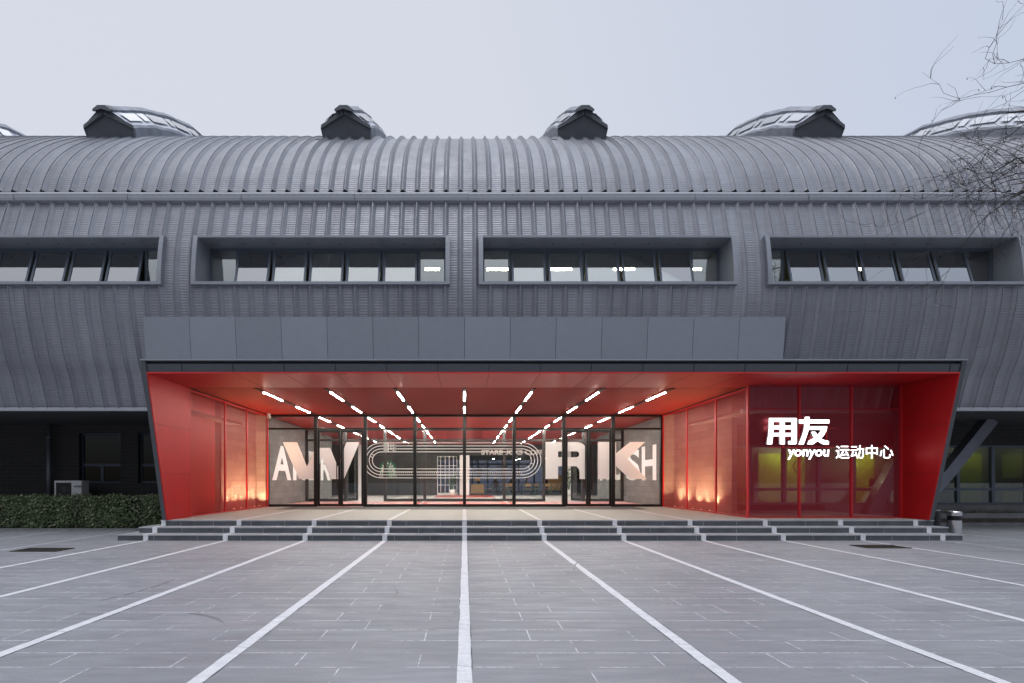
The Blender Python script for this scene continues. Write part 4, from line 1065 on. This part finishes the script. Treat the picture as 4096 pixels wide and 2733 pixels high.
# ------------------------------------------------------------------ ground, steps, markings
gd = MB(); gd.face([(-600,-300,0),(600,-300,0),(600,900,0),(-600,900,0)]); gd.build('pavement', M_pave, kind='structure')
D1, D2, D3 = 12.13, 12.49, 12.86; RZ = .1535
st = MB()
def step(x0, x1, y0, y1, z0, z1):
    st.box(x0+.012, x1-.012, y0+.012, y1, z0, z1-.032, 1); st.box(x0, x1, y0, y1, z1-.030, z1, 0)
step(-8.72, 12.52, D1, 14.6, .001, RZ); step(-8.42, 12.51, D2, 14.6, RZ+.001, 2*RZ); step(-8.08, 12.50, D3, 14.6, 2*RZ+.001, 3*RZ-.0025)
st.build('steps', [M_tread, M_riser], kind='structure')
ld = MB(); ld.box(-8.06, 12.48, D3+.015, 19.45, .40, .4605); ld.build('landing', M_land, kind='structure')
ms = MB(); ms.box(-6.87, 6.75, 17.6, 19.4, .4606, .4655); ms.build('entrance_mat', M_mat, None, label='long dark grey entrance mat in front of the glass doors', cat='mat')
# vertical joints in the risers
jt = MB()
for (y, z0, z1, off) in ((D1+.012, .001, RZ-.034, .2), (D2+.012, RZ+.002, 2*RZ-.034, .7), (D3+.012, 2*RZ+.002, 3*RZ-.036, .45)):
    x = -8+off
    while x < 12.3:
        jt.box(x-.004, x+.004, y-.0015, y+.001, z0, z1); x += 1.0+rnd.uniform(-.15,.15)
jt.build('riser_joints', M_tread, kind='structure')
LW = .057
for x in range(-30, 33, 2):
    on = -8 <= x <= 12
    yend = D1-.002 if on else (14.6 if x < 0 else 15.9)
    mm = M_line if on or x in (-10,) else M_line2
    if x in (12, 14) or x == -10: mm = M_line2
    wdt = LW if x < 8 else LW*.85
    # a strip with slightly chipped edges
    mb = MB(); y = -3.0; prev = (x-wdt, x+wdt)
    while y < yend:
        y2 = min(y+.16, yend); cur = (x-wdt+rnd.uniform(-.003,.003), x+wdt+rnd.uniform(-.003,.003))
        mb.face([(prev[0], y, .004), (prev[1], y, .004), (cur[1], y2, .004), (cur[0], y2, .004)]); prev = cur; y = y2
    mb.build('pavement_line', mm, kind='structure')
    if on:
        s_ = MB(); o = .003
        for (y0, y1, z0, z1) in ((D1, D2, 0, RZ), (D2, D3, RZ, 2*RZ), (D3, None, 2*RZ, 3*RZ)):
            xq = x
            s_.box(xq-LW*1.05, xq+LW*1.05, y0-o, y0+.012, z0+.006, z1+.001)
            if y1: s_.box(xq-LW, xq+LW, y0+.0125, y1-.004, z1+.0005, z1+.0035)
        ye = 19.42 if x < 8 else 13.5
        s_.box(x-LW, x+LW, D3+.0125, min(ye, 17.59 if -6.8 < x < 6.7 else ye), .461, .4642)
        s_.build('step_line', M_line, kind='structure')
        if -6.8 < x < 6.7 and x:
            pass
# tyre scuffs turning across the slabs
for i, (cx, cy, r0, a0, a1) in enumerate(((-2.9, 6.2, 2.0, -2, 22), (-3.4, 4.4, 1.1, 40, 75), (5.2, 7.5, 3.4, 150, 176), (-7.2, 7.0, 2.8, -20, 8))):
    mb = MB(); n = 26
    for k in range(n):
        if rnd.random() < .18: continue
        b0, b1 = R(a0+(a1-a0)*k/n), R(a0+(a1-a0)*(k+1)/n); wq = .012+.018*math.sin(math.pi*k/n)
        mb.face([(cx+r0*math.cos(b0), cy+r0*math.sin(b0), .0042), (cx+(r0+wq)*math.cos(b0), cy+(r0+wq)*math.sin(b0), .0042), (cx+(r0+wq)*math.cos(b1), cy+(r0+wq)*math.sin(b1), .0042), (cx+r0*math.cos(b1), cy+r0*math.sin(b1), .0042)])
    mb.build('tyre_mark', M_scuff, kind='structure')
# dark open joints beside the strips near the camera
cj = MB()
for x in (-4, -2, 0, 2, 4):
    for sg in (-1, 1):
        y = 2.0
        while y < 9:
            ln = rnd.uniform(.05, .5)
            if rnd.random() < .55: cj.face([(x+sg*(LW+.002), y, .0045), (x+sg*(LW+.002)+.006, y, .0045), (x+sg*(LW+.002)+.006, y+ln, .0045), (x+sg*(LW+.002), y+ln, .0045)])
            y += ln+rnd.uniform(0,.4)
cj.build('open_joints', M_seam, kind='structure')
# chalk marks at the right
for (cx, cy, rx, ry) in ((12.75, 11.55, .95, .35), (11.55, 10.45, .42, .12), (12.2, 10.55, .42, .12)):
    mb = MB(); n = 40
    for k in range(n):
        a0, a1 = 2*math.pi*k/n, 2*math.pi*(k+1)/n
        if rnd.random() < .12: continue
        ri = .93
        mb.face([(cx+rx*ri*math.cos(a0), cy+ry*ri*math.sin(a0), .0052), (cx+rx*math.cos(a0), cy+ry*math.sin(a0), .0052), (cx+rx*math.cos(a1), cy+ry*math.sin(a1), .0052), (cx+rx*ri*math.cos(a1), cy+ry*ri*math.sin(a1), .0052)])
    mb.build('chalk_mark', M_line2, kind='structure')
# drain gratings
for x, y, lab in ((9.44, 10.99, 'rectangular iron drain grating in the paving below the lit sign'), (-9.13, 10.47, 'rectangular iron drain grating in the paving in front of the hedge')):
    t = empty('drain_grating', (x, y, 0), label=lab, cat='drain')
    q = MB(); q.box(x-.5, x+.5, y-.24, y+.24, .0045, .009); q.build('drain_pit', M_darker, t)
    q = MB()
    for k in range(17): q.box(x-.48+k*.06-.008, x-.48+k*.06+.008, y-.22, y+.22, .0092, .016)
    q.box(x-.5, x+.5, y-.25, y-.221, .0092, .017); q.box(x-.5, x+.5, y+.221, y+.25, .0092, .017); q.build('grating_bars', mat('cast_iron', (.07,.06,.055), .6, .5, .3, 20), t)

# kerbs, beds
MB().box(-34, -8.9, 14.62, 14.74, 0, .055).build('kerb', M_conc, kind='structure')
MB().box(-34, -8.2, 14.741, 17.25, 0, .05).build('soil_bed', M_soil, kind='structure')
MB().box(13.1, 36, 15.95, 16.07, 0, .12).build('kerb', M_conc, kind='structure')
MB().box(12.6, 36, 16.071, 17.05, 0, .26).build('soil_bed', M_soil, kind='structure')
q = MB(); q.box(13.4, 36, 16.08, 16.28, .26, .42); q.build('planter_wall', M_conc, None, label='low dark stone planter wall along the right hand windows', cat='wall')
MB().box(12.6, 36, 16.9, 17.2, 0, .66).build('window_plinth', M_conc, hall)
gr = MB()
for k in range(2600):
    x = rnd.uniform(13.6, 24); y = rnd.uniform(16.3, 16.85); h = rnd.uniform(.06,.26)*(1.2 if 15.5 < x < 19 else .6); a = rnd.uniform(0, 6.28); dx, dy = .012*math.cos(a), .012*math.sin(a)
    gr.face([(x-dx, y-dy, .261), (x+dx, y+dy, .261), (x+rnd.uniform(-.09,.09), y+rnd.uniform(-.09,.09), .26+h)])
gr.build('grass', M_grass, kind='stuff')

# hedge
def hedge(x0, x1, label, seed):
    r_ = random.Random(seed); t = empty('hedge', ((x0+x1)/2, 15.2, 0), label=label, cat='hedge', group='clipped hedges by the left wall')
    core = MB(); core.box(x0+.12, x1-.12, 14.97, 15.6, .05, .9); core.build('twigs', mat('hedge_core', (.012,.014,.008), .9), t)
    lv = MB(); n = int((x1-x0)*3300)
    for k in range(n):
        f = r_.random()
        x = r_.uniform(x0, x1); bul = .05*math.sin(x*3.1+1)+.04*math.sin(x*7.3)
        if f < .68: y = 14.86+bul+abs(r_.gauss(0,.07)); z = r_.uniform(.07, 1.0)+0
        elif f < .90: y = r_.uniform(14.86, 15.6); z = 1.0+.03*math.sin(x*5)+.02*math.sin(x*13+1)+r_.gauss(0,.032)-abs(r_.gauss(0,.03))
        else: x = (x1 if r_.random() < .6 else x0)+r_.gauss(0,.04); y = r_.uniform(14.86,15.6); z = r_.uniform(.06,1.0)
        if z > .93 and y < 14.92: y += .05
        s = r_.uniform(.016,.032); a = Vector((r_.gauss(0,1), r_.gauss(0,1), r_.gauss(0,1))).normalized(); b = a.orthogonal().normalized(); c = a.cross(b)
        p = Vector((x,y,z)); lv.face([p-b*s*1.4, p+c*s*.8, p+b*s*1.4, p-c*s*.8])
    lv.build('leaves', M_hedge, t)
hedge(-24, -11.30, 'long clipped evergreen hedge running off the left edge of the photo', 1)
hedge(-11.22, -9.36, 'short clipped hedge next to the dark fin of the canopy', 2)

lt = MB(); r_ = random.Random(5)
for k in range(420):
    x = r_.uniform(-16, -8.9); y = 14.55-abs(r_.gauss(0, .28)); a = r_.uniform(0, 6.28); s_ = r_.uniform(.012, .03); c_, d_ = math.cos(a)*s_, math.sin(a)*s_
    if y > 14.2 or r_.random() < .5: lt.face([(x-c_, y-d_, .006), (x+d_*.5, y-c_*.5, .014), (x+c_, y+d_, .006), (x-d_*.5, y+c_*.5, .010)])
lt.build('leaf_litter', M_hedge, kind='stuff')

# ------------------------------------------------------------------ ground floor facades
WY = 17.2
lwall = MB()
def wall_with_holes(mb, x0, x1, z0, z1, y0, y1, holes):
    xs = sorted({x0, x1, *[h[0] for h in holes], *[h[1] for h in holes]}); 
    for a, b in zip(xs, xs[1:]):
        hs = sorted([h for h in holes if h[0] <= a+1e-6 and h[1] >= b-1e-6], key=lambda h: h[2]); z = z0
        for h in hs: mb.box(a, b, y0, y1, z, h[2]); z = h[3]
        mb.box(a, b, y0, y1, z, z1)
def PX_(u): return (u-1858)*WY/F
lh = [(PX_(316), PX_(482), 1.42, 3.2), (PX_(553), PX_(700), 1.42, 3.2)]+[(PX_(316)-2.1*k, PX_(316)-2.1*k+1.45, 1.42, 3.2) for k in (3, 5, 7)]
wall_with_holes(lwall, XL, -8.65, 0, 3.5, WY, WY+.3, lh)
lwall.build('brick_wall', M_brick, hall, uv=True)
for h in lh:
    f = MB(); a, b = h[0], h[1]; y = WY+.12
    f.box(a, a+.07, y, y+.05, h[2], h[3]); f.box(b-.07, b, y, y+.05, h[2], h[3]); f.box(a+.07, b-.07, y, y+.05, h[3]-.07, h[3]); f.box(a+.07, b-.07, y, y+.05, h[2], h[2]+.07)
    f.box(a+.07, b-.07, y, y+.05, 2.02, 2.12); f.box((a+b)/2-.05, (a+b)/2+.05, y+.001, y+.049, h[2]+.07, 2.02)
    fo = f.build('window', mat('navy_window_frame', (.03,.045,.07), .45), hall)
    MB().box(a+.07, b-.07, y+.02, y+.026, h[2]+.07, h[3]-.07).build('pane', glass('dark_pane', (.05,.06,.06), .02), fo)
MB().box(XL, -8.65, WY+2.5, WY+2.6, 0, 3.5).build('inner_wall', M_ceilin, hall)
dp = MB(); dp.tube([(-14.6, 17.0, .05), (-14.6, 17.0, 3.5)], .075, 12)
dpo = dp.build('drain_pipe', M_pipe, None, smooth=True, label='vertical grey drain pipe on the dark brick wall behind the hedge', cat='pipe')
q = MB()
for z in (1.55, 3.0): q.tube([(-14.6,17.0,z), (-14.6,17.0,z+.05)], .09, 12)
q.build('pipe_collar', M_pipe, dpo)
# air conditioner outdoor unit
ac = empty('air_conditioner', (-13.35, 16.45, .05), label='white outdoor air conditioner unit with a round fan grille behind the hedge', cat='air conditioner')
AX0, AX1, AY0, AY1 = -13.83, -12.91, 16.3, 16.63
b = MB(); b.box(AX0, AX1, AY0, AY1, .62, 1.51); body = b.build('casing', M_ac, ac, bevel=.012)
q = MB(); q.box(AX0+.06, AX0+.58, AY0-.004, AY0+.002, .70, 1.44); q.build('fan_recess', M_darker, body)
q = MB()
for k in range(15): x = AX0+.08+k*.034; q.box(x-.004, x+.004, AY0-.014, AY0-.006, .71, 1.43)
for r_ in (.08,.15,.22): q.tube([(AX0+.32+r_*math.cos(R(a)), AY0-.012, 1.07+r_*math.sin(R(a))) for a in range(0, 361, 20)], .005, 4, cap=False)
q.build('fan_grille', mat('grille_grey', (.10,.10,.10), .5), body)
q = MB()
for k in range(3):
    a = R(90+120*k); c = Vector((AX0+.32, AY0-.0055, 1.07)); d = Vector((math.cos(a),0,math.sin(a))); n = Vector((-math.sin(a),0,math.cos(a)))
    q.face([c+d*.03, c+d*.22+n*.08, c+d*.24-n*.06, c+d*.06-n*.06])
q.build('fan_blades', mat('fan_grey', (.06,.06,.06), .5), body)
text_obj('badge', 'GREE', Matrix.Translation((-13.12, AY0-.003, 1.28)) @ FACE_CAM, M_darker, body, size=.095, extrude=.001, offset=.002)
q = MB(); q.tube([(-13.15, AY0-.001, 1.31), (-13.15, AY0-.004, 1.31)], .024, 12); q.build('badge_mark', M_darker, body)
q = MB(); q.box(AX0+.1, AX0+.16, AY0, AY1, .05, .62); q.box(AX1-.16, AX1-.1, AY0, AY1, .05, .62); q.build('stand', M_darker, ac)

# right: window wall of the gym
rw = MB(); gx0 = 8.65
mx = [17.6-1.24*k for k in range(7, -15, -1)]
mx = [m for m in mx if m > gx0]
q = MB(); q.box(gx0, XR, WY, WY+.3, 0, .655); q.box(gx0, XR, WY, WY+.3, 2.76, 3.5); q.build('gym_wall', M_brick, hall, uv=True)
q = MB()
for m in mx: q.box(m-.055, m+.055, WY+.02, WY+.14, .656, 2.759)
q.box(gx0, XR, WY+.03, WY+.13, 1.15, 1.25); q.box(gx0, XR, WY+.03, WY+.13, .656, .73); q.box(gx0, XR, WY+.03, WY+.13, 2.70, 2.759)
q.build('gym_window_frame', M_frame, hall)
for a, b in zip([gx0]+mx, mx+[XR]):
    for z0, z1 in ((.73, 1.15), (1.25, 2.70)): MB().box(a+.05, b-.05, WY+.07, WY+.076, z0, z1).build('gym_pane', G_gym, hall)
gy = MB(); gy.box(8.65, XR, 20.0, 20.2, 0, 3.5); gy.build('gym_inner_wall', mat('gym_grey_wall', (.12,.12,.10), .7), hall)
q = MB()
for a, b in ((12.1,13.1), (13.3,14.25), (16.0,16.85), (18.8,19.5), (20.4,21.3), (22.2,25.2), (27,30)): q.box(a, b, 19.9, 19.99, .35, 2.62)
q.build('gym_wall_panels', M_gym, hall)
MB().box(8.65, XR, WY+.3, 22, .01, .1).build('gym_floor', mat('gym_floor', (.10,.11,.05), .4), hall)
MB().box(8.65, XR, WY+.3, 22, 3.2, 3.3).build('gym_ceiling', mat('gym_ceiling', (.08,.08,.07), .7), hall)
MB().box(8.6, 8.66, WY+.3, 20.1, 0, 3.4).build('gym_side_wall', M_bulk, hall)
for x in (13.2, 16.4, 20.8, 23.8, 28):
    lm = MB(); lm.box(x-.6, x+.6, 19.3, 19.4, 3.14, 3.18); lm.build('gym_lamp', M_gymlamp, None, label='lit ceiling strip lamp inside the yellow green gym room', cat='lamp', group='gym lamps')
q = MB()   # chevrons on the first panel
for k in range(3):
    x = 13.45+k*.2
    for sg in (1, -1): q.prism([(x, 19.89, 2.1), (x+.08, 19.89, 2.1), (x+.24, 19.89, 2.1+sg*.24), (x+.16, 19.89, 2.1+sg*.24)][::sg], (0,-.004,0))
q.build('wall_chevrons', M_darker, hall)
# treadmill like machines inside
for i, x in enumerate((14.0, 16.2, 18.6, 21.4)):
    t = empty('exercise_machine', (x, 18.4, .1), label='exercise machine behind the gym windows, '+('leftmost, seen through the red mesh','second from the left, near the canopy edge','third from the left, behind the sloping strut','rightmost')[i], cat='gym machine', group='gym machines behind the right windows')
    part_box([(x-.35,x+.35,17.9,19.1,.101,.28)], 'deck', M_darker, t)
    q = MB(); q.tube([(x-.33,19.0,.28),(x-.33,18.9,1.2),(x-.33,18.5,1.35)], .03, 6); q.tube([(x+.33,19.0,.28),(x+.33,18.9,1.2),(x+.33,18.5,1.35)], .03, 6); q.build('handrail', M_steel, t)
    part_box([(x-.35,x+.35,18.85,18.95,1.2,1.6)], 'console', M_darker, t)
# sloping steel struts
def strut(x0, z0, x1, z1, y, wd, name, lab):
    q = MB(); n = Vector((z1-z0, 0, -(x1-x0))).normalized()*wd/2; a, b = Vector((x0,y,z0)), Vector((x1,y,z1)); m_ = (a+b)/2+n*.35
    for p, r_ in ((a, m_), (m_, b)): q.prism([p-n, p+n, r_+n, r_-n], (0,.3,0))
    q.build(name, M_strut, None, label=lab, cat='strut')
strut(14.3, .1, 17.2, 3.5, 15.7, .34, 'steel_strut', 'broad sloping grey steel strut right of the canopy')
strut(14.0, .3, 15.5, 3.5, 16.6, .40, 'steel_strut', 'darker sloping steel strut set back behind the broad one')

# litter bin and ash post
tb = empty('litter_bin', (13.22, 13.05, 0), label='round brushed steel litter bin with a dark band by the end of the steps', cat='litter bin')
cx_, cy_ = 13.22, 13.05
MB().lathe((cx_, cy_, .0), [(.15,0),(.15,.44)], 28).build('body', M_steel, tb, smooth=False)
MB().lathe((cx_, cy_, .441), [(.142,0),(.142,.12)], 28).build('dark_opening_band', M_darker, tb)
q = MB(); q.lathe((cx_, cy_, .562), [(.155,0),(.158,.03),(.158,.10),(.14,.12),(.135,.10)], 28); q.build('lid', M_steel, tb)
tb2 = empty('ash_bin', (13.2, 13.6, 0), label='slim dark bin standing half hidden behind the steel litter bin', cat='bin')
MB().lathe((13.36, 13.75, 0), [(.13,0),(.13,.62),(.12,.66)], 20).build('body', mat('dark_bin', (.03,.03,.032), .4, .4), tb2)
MB().lathe((13.36, 13.75, .661), [(.135,0),(.135,.02)], 20).build('rim', M_steel, tb2)

# ------------------------------------------------------------------ bare tree at the right edge
def bare_tree(name, loc, label, seed):
    r_ = random.Random(seed); t = empty(name, loc, label=label, cat='tree'); mb = MB(); tw = MB(); pods = MB()
    def grow(p, d, ln, rad, depth, droop):
        pts = [p.copy()]; rr_ = [rad]; n = 7 if depth < 3 else 5; q = p.copy(); dd = d.copy()
        for k in range(n):
            dd = (dd+Vector((r_.gauss(0,.24), r_.gauss(0,.22), r_.gauss(0,.22)-droop*.03))).normalized()
            q = q+dd*ln/n; pts.append(q.copy()); rr_.append(rad*(1-.62*(k+1)/n))
        (mb if depth < 3 else tw).tube(pts, rr_, 6 if depth < 2 else (4 if depth < 4 else 3), cap=False)
        if depth >= 4:
            if r_.random() < .10: pods.tube([pts[-1], pts[-1]+Vector((0,0,-.035))], [.006,.009], 4)
            return
        kids = r_.choice((3, 4, 5)) if depth < 3 else r_.choice((2, 3, 4, 5))
        for c in range(kids+1):
            k = r_.randint(1 if depth else 2, n); base = pts[k]
            ax = Vector((r_.gauss(0,1), r_.gauss(0,1), r_.gauss(0,.7))).normalized()
            nd = (dd*.75+ax*.75).normalized(); 
            grow(base, nd, ln*r_.uniform(.5,.72), max(rr_[k]*r_.uniform(.5,.7), .0042), depth+1, droop)
    base = Vector(loc)
    mb.tube([base, base+Vector((.05,0,2.0)), base+Vector((-.1,.1,4.2))], [.17,.14,.11], 10)
    top = base+Vector((-.1,.1,4.2))
    return t, mb, tw, pods, grow, top, base
t, mb, tw, pods, grow, top, base = bare_tree('bare_tree', (12.35, 8.6, 0), 'leafless tree whose thin twigs reach in over the right edge of the photo', 11)
mb.tube([top, top+Vector((.1,0,1.6)), top+Vector((-.05,.1,3.4)), top+Vector((.1,0,5.2)), top+Vector((0,.1,6.6))], [.11,.09,.07,.05,.03], 8)
for d, ln, rad, z in (((-.9,.15,.0), 2.5, .028, 7.1), ((-.90,-.1,.02), 2.7, .024, 7.6), ((-.9,.2,.06), 3.1, .032, 7.9), ((-.88,-.15,.0), 2.9, .026, 8.3), ((-.9,.0,-.1), 2.5, .022, 7.5),
                      ((-.88,.1,.08), 2.9, .026, 8.7), ((-.88,.1,.05), 2.6, .022, 9.1), ((-.85,.1,.12), 2.2, .020, 9.7), ((-.85,-.1,.1), 2.2, .020, 10.2), ((.7,.3,.6), 2.6, .04, 6.5), ((.6,-.3,.6), 2.6, .04, 7.2), ((.2,.9,.5), 2.4, .04, 6.8)):
    grow(base+Vector((0,.05,z)), Vector(d).normalized(), ln*.82, rad*1.15, 1, .35)
mb.build('trunk', M_bark, t); tw.build('twigs', M_bark, t); pods.build('seed_pods', mat('dry_pods', (.10,.06,.03), .8), t, kind='stuff')
# trees far behind the building, seen dimly through the rear glass
for i, (x, y) in enumerate(((1.5, 52), (4.5, 56), (8.5, 50), (-4, 54))):
    t2, mb2, tw2, pd2, grow2, top2, base2 = bare_tree('bare_tree', (x, y, 0), ('bare tree outside the rear glass, ' + ('nearest the middle column', 'second from the middle column', 'farthest right', 'on the left behind the dark wall')[i]), 30+i)
    for d in ((-.5,.1,.8), (.5,.1,.8), (0,.4,1), (.1,-.4,1)): grow2(top2-Vector((0,0,2.2)), Vector(d).normalized(), 2.4, .06, 2, .1)
    mb2.build('trunk', M_bark, t2); tw2.build('twigs', M_bark, t2)
